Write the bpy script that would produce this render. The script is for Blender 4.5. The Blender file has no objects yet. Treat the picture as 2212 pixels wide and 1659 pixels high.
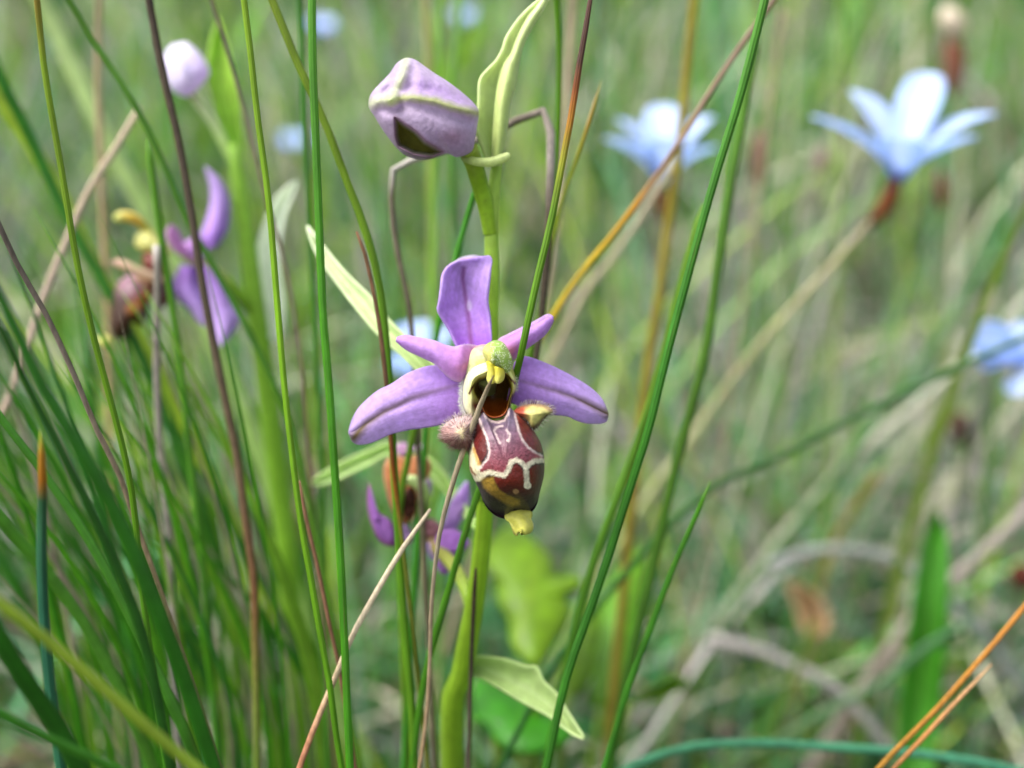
import bpy, math, random
import numpy as np
from mathutils import Vector, Matrix

random.seed(7)
RNG = np.random.default_rng(11)
SC = bpy.context.scene
COL = SC.collection

# ------------------------------------------------------------------ camera
H = 0.200                       # camera height above the soil, metres
PITCH = math.radians(22.0)      # looking down into the meadow
FOCUS = 0.0985
cam_data = bpy.data.cameras.new("camera")
cam_data.sensor_width = 36.0
cam_data.lens = 45.0
cam_data.clip_start = 0.004
cam_data.clip_end = 400.0
cam_data.dof.use_dof = True
cam_data.dof.focus_distance = FOCUS
cam_data.dof.aperture_fstop = 17.0
cam = bpy.data.objects.new("camera", cam_data)
COL.objects.link(cam)
cam.location = (0, 0, H)
cam.rotation_euler = (math.pi / 2 - PITCH, 0, 0)
SC.camera = cam

# ------------------------------------------------------------------ sky and sun
SUN_EL, SUN_AZ = math.radians(60), math.radians(-95)   # azimuth from +Y towards +X
world = bpy.data.worlds.new("World")
SC.world = world
world.use_nodes = True
wn = world.node_tree
bg = wn.nodes["Background"]
sky = wn.nodes.new("ShaderNodeTexSky")
sky.sky_type = 'NISHITA'
sky.sun_disc = False
sky.sun_elevation = SUN_EL
sky.sun_rotation = SUN_AZ
sky.air_density = 1.0
sky.dust_density = 6.0
sky.ozone_density = 0.6
hs = wn.nodes.new("ShaderNodeHueSaturation")      # thin cloud greys the blue
hs.inputs['Saturation'].default_value = 0.45
wn.links.new(sky.outputs[0], hs.inputs['Color'])
wn.links.new(hs.outputs[0], bg.inputs[0])
bg.inputs[1].default_value = 0.15
sun_data = bpy.data.lights.new("sun", 'SUN')
sun_data.energy = 1.15
sun_data.angle = math.radians(50)
sun_data.color = (1.0, 0.98, 0.95)
sun = bpy.data.objects.new("sun", sun_data)
COL.objects.link(sun)
sd = Vector((math.sin(SUN_AZ) * math.cos(SUN_EL), math.cos(SUN_AZ) * math.cos(SUN_EL), math.sin(SUN_EL)))
sun.rotation_euler = sd.to_track_quat('Z', 'Y').to_euler()
sun.location = (0, 0, 3)

SC.view_settings.view_transform = 'Standard'
SC.view_settings.look = 'None'
SC.view_settings.gamma = 1.0
SC.view_settings.use_curve_mapping = False
SC.view_settings.exposure = 1.38
SC.cycles.use_denoising = True
SC.cycles.max_bounces = 8
SC.cycles.transparent_max_bounces = 6

# ------------------------------------------------------------------ helpers
F_ = np.array([0, math.cos(PITCH), -math.sin(PITCH)])
U_ = np.array([0, math.sin(PITCH), math.cos(PITCH)])
R_ = np.array([1.0, 0, 0])
C_ = np.array([0, 0, H])


def P(px, py, d):
    """a point at depth d metres, seen at px,py on a 2212 x 1659 sheet"""
    k = 0.8 * d / 2212.0
    return C_ + F_ * d + R_ * ((px - 1106.0) * k) - U_ * ((py - 829.5) * k)


def PV(px, py, d):
    px = np.asarray(px, float); py = np.asarray(py, float); d = np.asarray(d, float) + 0 * px
    k = 0.8 * d / 2212.0
    return C_ + d[..., None] * F_ + ((px - 1106.0) * k)[..., None] * R_ - ((py - 829.5) * k)[..., None] * U_


def lin(c):
    c = np.asarray(c, float) / 255.0
    return np.where(c <= 0.04045, c / 12.92, ((c + 0.055) / 1.055) ** 2.4)


def catmull(pts, n):
    """smooth open curve through pts, n samples even in arc length"""
    p = np.asarray(pts, float)
    if len(p) == 2:
        t = np.linspace(0, 1, n)[:, None]
        return p[0] * (1 - t) + p[1] * t
    e = np.vstack([2 * p[0] - p[1], p, 2 * p[-1] - p[-2]])
    out = []
    for i in range(1, len(e) - 2):
        t = np.linspace(0, 1, 14, endpoint=False)[:, None]
        a, b, c, d = e[i - 1], e[i], e[i + 1], e[i + 2]
        out.append(0.5 * (2 * b + (c - a) * t + (2 * a - 5 * b + 4 * c - d) * t ** 2 + (3 * b - a - 3 * c + d) * t ** 3))
    out.append(p[-1:])
    q = np.vstack(out)
    m = q[:, :min(3, q.shape[1])]
    s = np.concatenate([[0], np.cumsum(np.linalg.norm(np.diff(m, axis=0), axis=1) + 1e-12)])
    u = np.linspace(0, s[-1], n)
    return np.stack([np.interp(u, s, q[:, k]) for k in range(q.shape[1])], 1)


def closed(pts, n):
    p = np.asarray(pts, float)
    e = np.vstack([p[-2:], p, p[:3]])
    out = []
    for i in range(2, len(p) + 2):
        t = np.linspace(0, 1, 12, endpoint=False)[:, None]
        a, b, c, d = e[i - 1], e[i], e[i + 1], e[i + 2]
        out.append(0.5 * (2 * b + (c - a) * t + (2 * a - 5 * b + 4 * c - d) * t ** 2 + (3 * b - a - 3 * c + d) * t ** 3))
    q = np.vstack(out + [out[0][:1]])
    s = np.concatenate([[0], np.cumsum(np.linalg.norm(np.diff(q, axis=0), axis=1))])
    u = np.linspace(0, s[-1], n, endpoint=False)
    return np.stack([np.interp(u, s, q[:, k]) for k in range(2)], 1)


def vnoise(x, y, seed=0):
    """smooth value noise 0..1, vectorised"""
    x = np.asarray(x, float); y = np.asarray(y, float)
    xi = np.floor(x).astype(np.int64); yi = np.floor(y).astype(np.int64)
    fx = x - xi; fy = y - yi
    fx = fx * fx * (3 - 2 * fx); fy = fy * fy * (3 - 2 * fy)

    def h(a, b):
        n = (a * 374761393 + b * 668265263 + seed * 974634) & 0x7fffffff
        n = ((n ^ (n >> 13)) * 1274126177) & 0x7fffffff
        return ((n ^ (n >> 16)) & 0xffff) / 65535.0
    return (h(xi, yi) * (1 - fx) + h(xi + 1, yi) * fx) * (1 - fy) + (h(xi, yi + 1) * (1 - fx) + h(xi + 1, yi + 1) * fx) * fy


def fbm(x, y, seed=0):
    return 0.55 * vnoise(x, y, seed) + 0.3 * vnoise(x * 2.1, y * 2.1, seed + 1) + 0.15 * vnoise(x * 4.3, y * 4.3, seed + 2)


# ------------------------------------------------------------------ materials
def plant_mat(name, rough=0.45, transl=0.25, noise_scale=900.0, noise_amt=0.25, bump=0.15, bump_scale=2500.0,
              stretch=(1, 1, 1), sheen=0.0, spec=0.4, coat=0.0):
    m = bpy.data.materials.new(name)
    m.use_nodes = True
    nt = m.node_tree
    nt.nodes.clear()
    N = nt.nodes.new
    L = nt.links.new
    out = N("ShaderNodeOutputMaterial")
    att = N("ShaderNodeAttribute"); att.attribute_name = "Col"
    tc = N("ShaderNodeTexCoord")
    mp = N("ShaderNodeMapping"); mp.inputs['Scale'].default_value = stretch
    L(tc.outputs['Object'], mp.inputs[0])
    nz = N("ShaderNodeTexNoise"); nz.inputs['Scale'].default_value = noise_scale; nz.inputs['Detail'].default_value = 5
    L(mp.outputs[0], nz.inputs['Vector'])
    mr = N("ShaderNodeMapRange")
    mr.inputs[1].default_value = 0.3; mr.inputs[2].default_value = 0.7
    mr.inputs[3].default_value = 1 - noise_amt; mr.inputs[4].default_value = 1 + noise_amt
    L(nz.outputs[0], mr.inputs[0])
    mul = N("ShaderNodeVectorMath"); mul.operation = 'MULTIPLY'
    L(att.outputs['Color'], mul.inputs[0]); L(mr.outputs[0], mul.inputs[1])
    bs = N("ShaderNodeBsdfPrincipled")
    L(mul.outputs[0], bs.inputs['Base Color'])
    bs.inputs['Roughness'].default_value = rough
    bs.inputs['Specular IOR Level'].default_value = spec
    if sheen:
        bs.inputs['Sheen Weight'].default_value = sheen
        bs.inputs['Sheen Roughness'].default_value = 0.4
    if coat:
        bs.inputs['Coat Weight'].default_value = coat
        bs.inputs['Coat Roughness'].default_value = 0.25
    bn = N("ShaderNodeTexNoise"); bn.inputs['Scale'].default_value = bump_scale; bn.inputs['Detail'].default_value = 3
    L(mp.outputs[0], bn.inputs['Vector'])
    bp = N("ShaderNodeBump"); bp.inputs['Strength'].default_value = bump; bp.inputs['Distance'].default_value = 0.0002
    L(bn.outputs[0], bp.inputs['Height']); L(bp.outputs[0], bs.inputs['Normal'])
    if transl > 0:
        tr = N("ShaderNodeBsdfTranslucent")
        L(mul.outputs[0], tr.inputs[0])
        mx = N("ShaderNodeMixShader"); mx.inputs[0].default_value = transl
        L(bs.outputs[0], mx.inputs[1]); L(tr.outputs[0], mx.inputs[2]); L(mx.outputs[0], out.inputs[0])
    else:
        L(bs.outputs[0], out.inputs[0])
    return m


M_RUSH = plant_mat("rush", 0.5, 0.12, 700, 0.22, 0.25, 3000, (1, 1, 0.12), spec=0.25)
M_DRY = plant_mat("dry_stalk", 0.75, 0.08, 3200, 0.26, 0.2, 3600, (1, 1, 0.3), spec=0.15)
M_LEAF = plant_mat("leaf", 0.42, 0.35, 500, 0.18, 0.2, 1500)
M_BRACT = plant_mat("bract", 0.5, 0.4, 900, 0.12, 0.25, 3500, sheen=0.15)
M_PETAL = plant_mat("petal", 0.55, 0.45, 2400, 0.12, 0.3, 5200, sheen=0.2, spec=0.25)
M_LIP = plant_mat("lip_velvet", 0.4, 0.05, 2600, 0.22, 0.3, 6000, sheen=0.03, spec=0.4)
M_THROAT = plant_mat("throat_wax", 0.25, 0.12, 1500, 0.15, 0.15, 3000, spec=0.6)
M_WAX = plant_mat("column_wax", 0.4, 0.3, 2200, 0.12, 0.4, 5000, sheen=0.1)
M_HAIR = plant_mat("hair", 0.5, 0.45, 1500, 0.1, 0.0)
M_BLUE = plant_mat("blue_tepal", 0.55, 0.6, 300, 0.08, 0.15, 900)
M_MEADOW = plant_mat("meadow_grass", 0.5, 0.28, 120, 0.2, 0.0)

MS = bpy.data.materials.new("soil")
MS.use_nodes = True
_n = MS.node_tree; _N = _n.nodes.new; _L = _n.links.new
_b = _n.nodes["Principled BSDF"]
_t = _N("ShaderNodeTexCoord")
_z1 = _N("ShaderNodeTexNoise"); _z1.inputs['Scale'].default_value = 9.0; _z1.inputs['Detail'].default_value = 9
_z2 = _N("ShaderNodeTexNoise"); _z2.inputs['Scale'].default_value = 160.0; _z2.inputs['Detail'].default_value = 6
_L(_t.outputs['Object'], _z1.inputs['Vector']); _L(_t.outputs['Object'], _z2.inputs['Vector'])
_r1 = _N("ShaderNodeValToRGB")
_r1.color_ramp.elements[0].position = 0.35; _r1.color_ramp.elements[0].color = (0.045, 0.042, 0.030, 1)
_r1.color_ramp.elements[1].position = 0.62; _r1.color_ramp.elements[1].color = (0.065, 0.085, 0.042, 1)
_r2 = _N("ShaderNodeValToRGB")
_r2.color_ramp.elements[0].position = 0.3; _r2.color_ramp.elements[0].color = (0.45, 0.42, 0.4, 1)
_r2.color_ramp.elements[1].position = 0.7; _r2.color_ramp.elements[1].color = (1.3, 1.25, 1.15, 1)
_L(_z1.outputs[0], _r1.inputs[0]); _L(_z2.outputs[0], _r2.inputs[0])
_mm = _N("ShaderNodeVectorMath"); _mm.operation = 'MULTIPLY'
_L(_r1.outputs[0], _mm.inputs[0]); _L(_r2.outputs[0], _mm.inputs[1]); _L(_mm.outputs[0], _b.inputs['Base Color'])
_b.inputs['Roughness'].default_value = 0.95
_bp = _N("ShaderNodeBump"); _bp.inputs['Distance'].default_value = 0.004; _bp.inputs['Strength'].default_value = 0.8
_L(_z2.outputs[0], _bp.inputs['Height']); _L(_bp.outputs[0], _b.inputs['Normal'])


# ------------------------------------------------------------------ object makers
def link(name, verts, faces, cols, mat, parent=None, origin=None, solid=0.0, smooth=True):
    """one mesh object; verts are world coordinates, stored relative to origin"""
    verts = np.asarray(verts, float)
    if origin is None:
        origin = np.zeros(3)
    origin = np.asarray(origin, float)
    me = bpy.data.meshes.new(name)
    faces = faces.tolist() if isinstance(faces, np.ndarray) else faces
    me.from_pydata((verts - origin).tolist(), [], faces)
    a = me.color_attributes.new("Col", 'FLOAT_COLOR', 'POINT')
    c4 = np.ones((len(verts), 4), np.float32)
    c4[:, :3] = np.clip(cols, 0, 1)
    a.data.foreach_set("color", c4.ravel())
    me.materials.append(mat)
    if smooth:
        me.polygons.foreach_set("use_smooth", np.ones(len(me.polygons), bool))
    o = bpy.data.objects.new(name, me)
    COL.objects.link(o)
    if parent is not None:
        o.parent = parent
    else:
        o.location = origin
    if solid:
        md = o.modifiers.new("thickness", 'SOLIDIFY'); md.thickness = solid; md.offset = 0
    return o


def tag(o, label, cat, group=None, kind=None):
    o["label"] = label
    o["category"] = cat
    if group: o["group"] = group
    if kind: o["kind"] = kind
    return o


def empty(name, loc, label, cat, group=None):
    o = bpy.data.objects.new(name, None)
    o.empty_display_size = 0.01
    o.location = loc
    COL.objects.link(o)
    return tag(o, label, cat, group)


def frames(p):
    t = np.gradient(p, axis=0)
    t /= np.linalg.norm(t, axis=1)[:, None] + 1e-12
    n = np.zeros_like(t)
    a = np.cross(t[0], [0.3, -0.9, 0.2]); a /= np.linalg.norm(a)
    n[0] = a
    for i in range(1, len(p)):
        v = n[i - 1] - t[i] * np.dot(n[i - 1], t[i])
        n[i] = v / (np.linalg.norm(v) + 1e-12)
    return t, n, np.cross(t, n)


def ramp(stops, t):
    ts = [s[0] for s in stops]
    cs = np.array([lin(s[1]) for s in stops])
    return np.stack([np.interp(t, ts, cs[:, k]) for k in range(3)], -1)


def tube_mesh(p, r, c, sides=10, ridge=0.0, flat=1.0):
    n = len(p)
    t, a, b = frames(p)
    th = np.linspace(0, 2 * np.pi, sides, endpoint=False)
    rr = 1 + ridge * np.cos(th * (8 if sides >= 24 else max(3, sides // 2)))
    v = p[:, None] + r[:, None, None] * (a[:, None] * (np.cos(th) * rr)[None, :, None] + b[:, None] * (np.sin(th) * rr)[None, :, None] * flat)
    verts = v.reshape(-1, 3)
    i = np.arange(n - 1)[:, None] * sides; j = np.arange(sides)[None]
    jn = (j + 1) % sides
    f = np.stack([i + j, i + jn, i + sides + jn, i + sides + j], -1).reshape(-1, 4).tolist()
    f.append(list(range(sides))[::-1]); f.append([(n - 1) * sides + k for k in range(sides)])
    # lengthwise streaks of the plant's own tissue
    ang, s = np.meshgrid(np.arange(sides), np.linspace(0, 1, n))
    k = ang * (16.0 / sides)
    seed = int(abs(p[0, 0]) * 1e6) % 1000
    streak = 1 + 0.34 * (vnoise(k * 1.7 + seed, s * 5, 41) - .5) + 0.18 * (vnoise(k + seed, s * 40, 43) - .5)
    cols = np.repeat(c[:, None], sides, 1) * streak[..., None]
    speck = np.clip((vnoise(k * 2.3 + seed, s * n * .9, 47) - .9) * 12, 0, 1) * np.clip((vnoise(s * 9 + seed, s * 0, 49) - .35) * 3, 0, 1)
    cols = mixc(cols, lin((96, 70, 40)), speck * .7).reshape(-1, 3)
    return verts, f, cols


def to_ground(pts, wobble=0.0):
    """carry a stalk on from its lowest traced point down into the soil"""
    p0, p1 = pts[-2], pts[-1]
    d = p1 - p0
    d = d / (np.linalg.norm(d) + 1e-12)
    out = [p for p in pts]
    q = p1.copy()
    for k in range(80):
        if q[2] < -0.002:
            break
        d = d + np.array([0, 0.012, -0.10])      # bends gradually to the soil
        d /= np.linalg.norm(d)
        q = q + d * 0.008
        out.append(q.copy())
    return np.array(out)


def stalk(name, trace, stops, label, cat="grass", group=None, mat=None, ridge=0.1, sides=32, blunt=False, n=70, root=True,
          parent=None, origin=None, flat=1.0):
    """trace: (px, py, width_px, depth) from the tip downwards"""
    tr = np.array(trace, float)
    pts = np.array([P(a, b, d) for a, b, w, d in tr])
    rad = np.array([w * 0.5 * 0.8 * d / 2212.0 for a, b, w, d in tr])
    k0 = len(pts)
    if root:
        pts = to_ground(pts)
        rad = np.concatenate([rad, np.full(len(pts) - k0, rad[-1] * 1.1)])
    c = catmull(np.column_stack([pts, rad]), n)
    p, r = c[:, :3], np.maximum(c[:, 3], 1e-5)
    # a slight natural waviness of the surface, not of the line
    s = np.linspace(0, 1, n)
    r = r * (1 + 0.05 * (vnoise(s * 17 + sum(map(ord, label)) % 97, s * 0, 3) - 0.5))
    if not blunt:
        r[0] *= 0.25
    # colours keyed on traced length: 0 tip, 1 the last traced point
    Ltot = np.concatenate([[0], np.cumsum(np.linalg.norm(np.diff(p, axis=0), axis=1))])
    Ltr = np.sum(np.linalg.norm(np.diff(np.array([P(a, b, d) for a, b, w, d in tr]), axis=0), axis=1))
    cols = ramp(stops, np.clip(Ltot / Ltr, 0, 1.4))
    j = 1 + 0.16 * (vnoise(s * 23 + len(label), s * 0 + 5.5, 9) - 0.5)
    cols = cols * j[:, None]
    v, f, cc = tube_mesh(p, r, cols, sides, ridge, flat)
    if parent is None:
        o = link(name, v, f, cc, mat or M_RUSH, origin=p[-1])
        tag(o, label, cat, group)
    else:
        o = link(name, v, f, cc, mat or M_RUSH, parent=parent, origin=origin)
    return o


def sheet_geo(left, right, depth, color, nu=48, nv=19):
    """a petal or leaf skin between two traced edges; depth(u,v) metres, color(u,v,px,py) linear rgb"""
    l = catmull(left, nu); r = catmull(right, nu)
    v = np.linspace(0, 1, nv)
    u = np.linspace(0, 1, nu)
    px = l[:, None, 0] * (1 - v) + r[:, None, 0] * v
    py = l[:, None, 1] * (1 - v) + r[:, None, 1] * v
    uu, vv = np.meshgrid(u, v, indexing='ij')
    d = depth(uu, vv)
    pts = PV(px, py, d).reshape(-1, 3)
    cols = color(uu, vv, px, py).reshape(-1, 3)
    i = np.arange(nu - 1)[:, None] * nv; j = np.arange(nv - 1)[None]
    f = np.stack([i + j, i + j + 1, i + nv + j + 1, i + nv + j], -1).reshape(-1, 4)
    return pts, f, cols


def sheet(name, left, right, depth, color, mat, parent, origin, thick=0.00022, nu=48, nv=19):
    p, f, c = sheet_geo(left, right, depth, color, nu, nv)
    return link(name, p, f, c, mat, parent=parent, origin=origin, solid=thick)


def blob_geo(outline, center, d0, hf, hb, color, disp=None, nth=96, nr=30, power=2.0, tilt=(0, 0)):
    o = closed(outline, nth)
    c = np.array(center, float)
    rs = np.sin(np.linspace(0, 1, nr) * np.pi / 2)[1:]
    px = [np.array([c[0]])]; py = [np.array([c[1]])]; rr = [np.array([0.0])]
    for r in rs:
        q = c + (o - c) * r
        px.append(q[:, 0]); py.append(q[:, 1]); rr.append(np.full(nth, r))
    px = np.concatenate(px); py = np.concatenate(py); rr = np.concatenate(rr)
    prof = np.sqrt(np.maximum(0, 1 - rr ** power))
    base = d0 + tilt[0] * (px - c[0]) + tilt[1] * (py - c[1])
    df = base - hf * prof
    if disp is not None:
        df = df + disp(px, py, rr)
    front = PV(px, py, df)
    cf = color(px, py, rr)
    nb = len(px) - nth
    back = PV(px[:nb], py[:nb], (base + hb * prof)[:nb])
    verts = np.vstack([front, back]); cols = np.vstack([cf, cf[:nb]])
    F = []
    def ring(k): return 1 + k * nth
    K = nr - 1
    jj = np.arange(nth); jn = (jj + 1) % nth
    F += [[0, 1 + b, 1 + a] for a, b in zip(jj, jn)]
    for k in range(K - 1):
        a0, a1 = ring(k), ring(k + 1)
        F += np.stack([a0 + jj, a0 + jn, a1 + jn, a1 + jj], -1).tolist()
    off = len(front)
    F += [[off, off + 1 + a, off + 1 + b] for a, b in zip(jj, jn)]
    for k in range(K - 2):
        a0, a1 = off + ring(k), off + ring(k + 1)
        F += np.stack([a0 + jj, a1 + jj, a1 + jn, a0 + jn], -1).tolist()
    a0, a1 = off + ring(K - 2), ring(K - 1)
    F += np.stack([a0 + jj, a1 + jj, a1 + jn, a0 + jn], -1).tolist()
    return verts, F, cols, (px, py, rr), len(front)


def hairs_geo(pts, dirs, length, rad, cols, bend=None):
    n = len(pts)
    d = dirs / (np.linalg.norm(dirs, axis=1)[:, None] + 1e-12)
    a = np.cross(d, np.array([0.31, 0.77, -0.55])); a /= np.linalg.norm(a, axis=1)[:, None] + 1e-12
    b = np.cross(d, a)
    length = np.asarray(length)[:, None]
    mid = pts + d * length * 0.55
    tip = pts + d * length + (0 if bend is None else bend * length)
    V = []
    for q, rr in ((pts, rad), (mid, rad * 0.7)):
        for k in range(3):
            w = 2 * np.pi * k / 3
            V.append(q + rr * (a * math.cos(w) + b * math.sin(w)))
    V.append(tip)
    V = np.stack(V, 1).reshape(-1, 3)
    base = np.arange(n)[:, None] * 7
    quads = []
    for k in range(3):
        kn = (k + 1) % 3
        quads.append(np.concatenate([base + k, base + kn, base + 3 + kn, base + 3 + k], 1))
    tris = [np.concatenate([base + 3 + k, base + 3 + (k + 1) % 3, base + 6], 1) for k in range(3)]
    F = np.vstack(quads).tolist() + np.vstack(tris).tolist()
    return V, F, np.repeat(cols, 7, 0)


def normals_of(verts, faces):
    me = bpy.data.meshes.new("tmp_normals")
    me.from_pydata(verts.tolist(), [], faces)
    n = np.zeros(len(verts) * 3, np.float32)
    me.vertex_normals.foreach_get("vector", n)
    bpy.data.meshes.remove(me)
    return n.reshape(-1, 3).astype(float)


def seg_dist(px, py, line):
    """distance to a polyline"""
    best = np.full(np.shape(px), 1e9)
    L = np.asarray(line, float)
    for (x0, y0), (x1, y1) in zip(L[:-1], L[1:]):
        dx, dy = x1 - x0, y1 - y0
        t = np.clip(((px - x0) * dx + (py - y0) * dy) / (dx * dx + dy * dy + 1e-9), 0, 1)
        best = np.minimum(best, np.hypot(px - x0 - t * dx, py - y0 - t * dy))
    return best


def poly_in(px, py, poly):
    """signed distance to polygon, negative inside"""
    L = np.asarray(poly, float)
    inside = np.zeros(np.shape(px), bool)
    for (x0, y0), (x1, y1) in zip(L, np.roll(L, -1, 0)):
        cond = ((y0 > py) != (y1 > py)) & (px < (x1 - x0) * (py - y0) / (y1 - y0 + 1e-12) + x0)
        inside ^= cond
    d = seg_dist(px, py, np.vstack([L, L[:1]]))
    return np.where(inside, -d, d)


def sm(d, soft):
    return np.clip(0.5 - d / (2 * soft), 0, 1)


def mixc(c, layer, a):
    return c * (1 - a[..., None]) + layer * a[..., None]


# ------------------------------------------------------------------ the ground
def make_ground():
    # a sheet that reaches the horizon, finer and slightly uneven near the plants
    xs = np.concatenate([[-120, -40, -12, -5], np.linspace(-2.5, 2.5, 61), [5, 12, 40, 120]])
    ys = np.concatenate([[-60, -10, -3], np.linspace(-1.0, 5.0, 81), [9, 20, 60, 160]])
    X, Y = np.meshgrid(xs, ys, indexing='ij')
    near = np.exp(-(X ** 2 + Y ** 2) / 30.0)
    far = np.clip((np.hypot(X, Y) - 2.0) / 30.0, 0, 1)
    Z = (fbm(X * 3 + 50, Y * 3 + 50, 4) - 0.5) * 0.02 * near * np.clip((np.hypot(X, Y) - 0.5) * 2, 0, 1) + far * 1.5 * fbm(X * .04 + 9, Y * .04 + 9, 8) - 0.0
    v = np.stack([X, Y, Z], -1).reshape(-1, 3)
    n, m = X.shape
    i = np.arange(n - 1)[:, None] * m; j = np.arange(m - 1)[None]
    f = np.stack([i + j, i + m + j, i + m + j + 1, i + j + 1], -1).reshape(-1, 4)
    o = link("ground", v, f, np.ones((len(v), 3)), MS)
    tag(o, "brown meadow soil under the grass", "ground", kind="structure")


make_ground()


# ------------------------------------------------------------------ meadow mass: blades nobody could count
def blades(name, N, place, hmin, hmax, wmin, wmax, lean, palette, weights, label, cat, droop=0.5, seg=5, mat=None, jitter=0.25):
    x, y = place(N)
    N = len(x)
    h = RNG.uniform(hmin, hmax, N) if np.isscalar(hmin) else hmin(x, y) * RNG.uniform(0.6, 1.25, N)
    w = RNG.uniform(wmin, wmax, N) * (1 if np.isscalar(wmin) else 1)
    az = RNG.uniform(0, 2 * np.pi, N)
    ln = np.abs(RNG.normal(0, lean, N))
    dirx, diry = np.cos(az) * ln, np.sin(az) * ln
    t = np.linspace(0, 1, seg + 1)
    dr = RNG.uniform(0, droop, N)
    Z = h[:, None] * (t[None] - dr[:, None] * t[None] ** 3 * 0.6) - 0.002
    Hx = x[:, None] + h[:, None] * dirx[:, None] * (0.5 * t[None] + 0.5 * t[None] ** 2 * (1 + dr[:, None]))
    Hy = y[:, None] + h[:, None] * diry[:, None] * (0.5 * t[None] + 0.5 * t[None] ** 2 * (1 + dr[:, None]))
    Z = np.maximum(Z, -0.001)
    fa = RNG.uniform(0, 2 * np.pi, N)
    wx, wy = np.cos(fa), np.sin(fa)
    prof = np.sqrt(np.clip(1 - t ** 2.2, 0.01, 1))
    ww = 0.5 * w[:, None] * prof[None]
    A = np.stack([Hx - wx[:, None] * ww, Hy - wy[:, None] * ww, Z], -1)
    B = np.stack([Hx + wx[:, None] * ww, Hy + wy[:, None] * ww, Z + ww * 0.25], -1)
    V = np.stack([A, B], 2).reshape(-1, 3)
    k = 2 * (seg + 1)
    b = np.arange(N)[:, None] * k + 2 * np.arange(seg)[None]
    Fq = np.stack([b, b + 1, b + 3, b + 2], -1).reshape(-1, 4)
    pal = np.array([lin(c) for c in palette])
    pick = RNG.choice(len(pal), N, p=np.array(weights) / np.sum(weights))
    c = pal[pick] * RNG.uniform(1 - jitter, 1 + jitter, (N, 1)) * RNG.uniform(0.92, 1.08, (N, 3))
    C = np.repeat(c, k, 0)
    o = link(name, V, Fq, C, mat or M_MEADOW)
    tag(o, label, cat, kind="stuff")
    return o


def place_fan(y0, y1, xpad, xk, bias=1.0, keep=None):
    def f(N):
        u = RNG.uniform(0, 1, N) ** bias
        y = y0 + (y1 - y0) * u
        x = RNG.uniform(-1, 1, N) * (xpad + xk * y)
        if keep is not None:
            m = keep(x, y)
            x, y = x[m], y[m]
        return x, y
    return f


GREENS = [(84, 130, 54), (106, 150, 66), (76, 134, 82), (104, 154, 116), (130, 160, 58), (58, 104, 46), (150, 176, 60)]
DRYS = [(176, 172, 152), (156, 152, 140), (132, 128, 122), (196, 194, 172), (130, 110, 90), (168, 164, 164)]

patch = lambda x, y: fbm(x * 7 + 31, y * 7 + 17, 21)

def mass(name, N, place, hf, w0, w1, lean, pal, wt, label, cat, **k):
    return blades(name, N, place, hf, None, w0, w1, lean, pal, wt, label, cat, **k)


GW = [3, 3, 4, 3, 2, 3, 1.2]
mass("meadow_grass", 3600, place_fan(0.215, 0.55, 0.17, 0.55), lambda x, y: np.where(x < -0.01, 0.11, 0.055) * (0.5 + 1.0 * patch(x, y)),
     0.0012, 0.0032, 0.42, GREENS, GW, "short tangled green grass on the ground behind the orchids", "grass", jitter=0.68)
mass("meadow_grass", 5200, place_fan(0.5, 1.3, 0.2, 0.6), lambda x, y: 0.05 + 0.15 * patch(x, y),
     0.002, 0.0055, 0.34, GREENS, [4, 4, 2, 2, 3, 4, 1.5], "taller hazy green grass farther back in the meadow", "grass", jitter=0.68)
mass("meadow_grass", 9000, place_fan(1.2, 6.0, 0.3, 0.65, 1.6), lambda x, y: 0.10 + 0.22 * patch(x * .5, y * .5),
     0.006, 0.02, 0.30, GREENS, [5, 4, 1, 1, 3, 6, 1.0], "distant dense meadow grass melting into an olive haze", "grass", jitter=0.68)
mass("dry_litter", 1700, place_fan(0.20, 0.6, 0.17, 0.55), lambda x, y: 0.05 + 0.07 * patch(x + 3, y),
     0.0012, 0.0028, 1.3, DRYS, [3, 3, 3, 2, 2, 3], "pale dead grass stems lying tangled over the soil", "dry grass", droop=1.2, jitter=0.35)
mass("dry_litter", 3600, place_fan(0.45, 2.0, 0.2, 0.6), lambda x, y: 0.06 + 0.16 * patch(x + 3, y),
     0.0016, 0.004, 0.5, DRYS, [3, 3, 3, 3, 2, 3], "upright bleached dead stalks scattered among the far grass", "dry grass", droop=0.6, jitter=0.35)
mass("ground_cover", 1500, place_fan(0.24, 0.9, 0.17, 0.55), lambda x, y: 0.012 + 0.02 * patch(x + 9, y),
     0.003, 0.008, 0.9, [(92, 140, 30), (70, 120, 40), (60, 118, 70), (120, 150, 40)], [3, 3, 2, 1],
     "small broad green leaves close to the soil between the grass", "ground cover", droop=0.8)
mass("meadow_grass", 1300, place_fan(0.21, 0.6, 0.17, 0.5), lambda x, y: 0.09 + 0.14 * patch(x, y),
     0.0008, 0.0020, 0.34, GREENS + DRYS[:4], [3, 3, 3, 3, 3, 2, 2, 3, 3, 3, 2], "tall thin blurred grass rising above the short turf", "grass", seg=8, jitter=0.4)
mass("leafy_herb", 90, place_fan(0.42, 0.8, 0.17, 0.5), lambda x, y: 0.10 + 0.08 * patch(x, y),
     0.006, 0.013, 0.25, [(120, 170, 20), (100, 150, 30), (140, 180, 40)], [3, 2, 1], "bright lime leaves of herbs standing in the far grass", "herb", droop=0.3)
mass("meadow_grass", 3600, place_fan(0.20, 0.52, 0.17, 0.55, 1.0, keep=lambda x, y: x > -0.03), lambda x, y: 0.035 + 0.05 * patch(x, y),
     0.0010, 0.0022, 0.6, [(70, 140, 88), (100, 164, 128), (58, 122, 68), (130, 174, 146), (90, 152, 64)], [3, 3, 3, 1.5, 2], "fine bluish green turf under the blue wildflowers", "grass", jitter=0.68)
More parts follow.
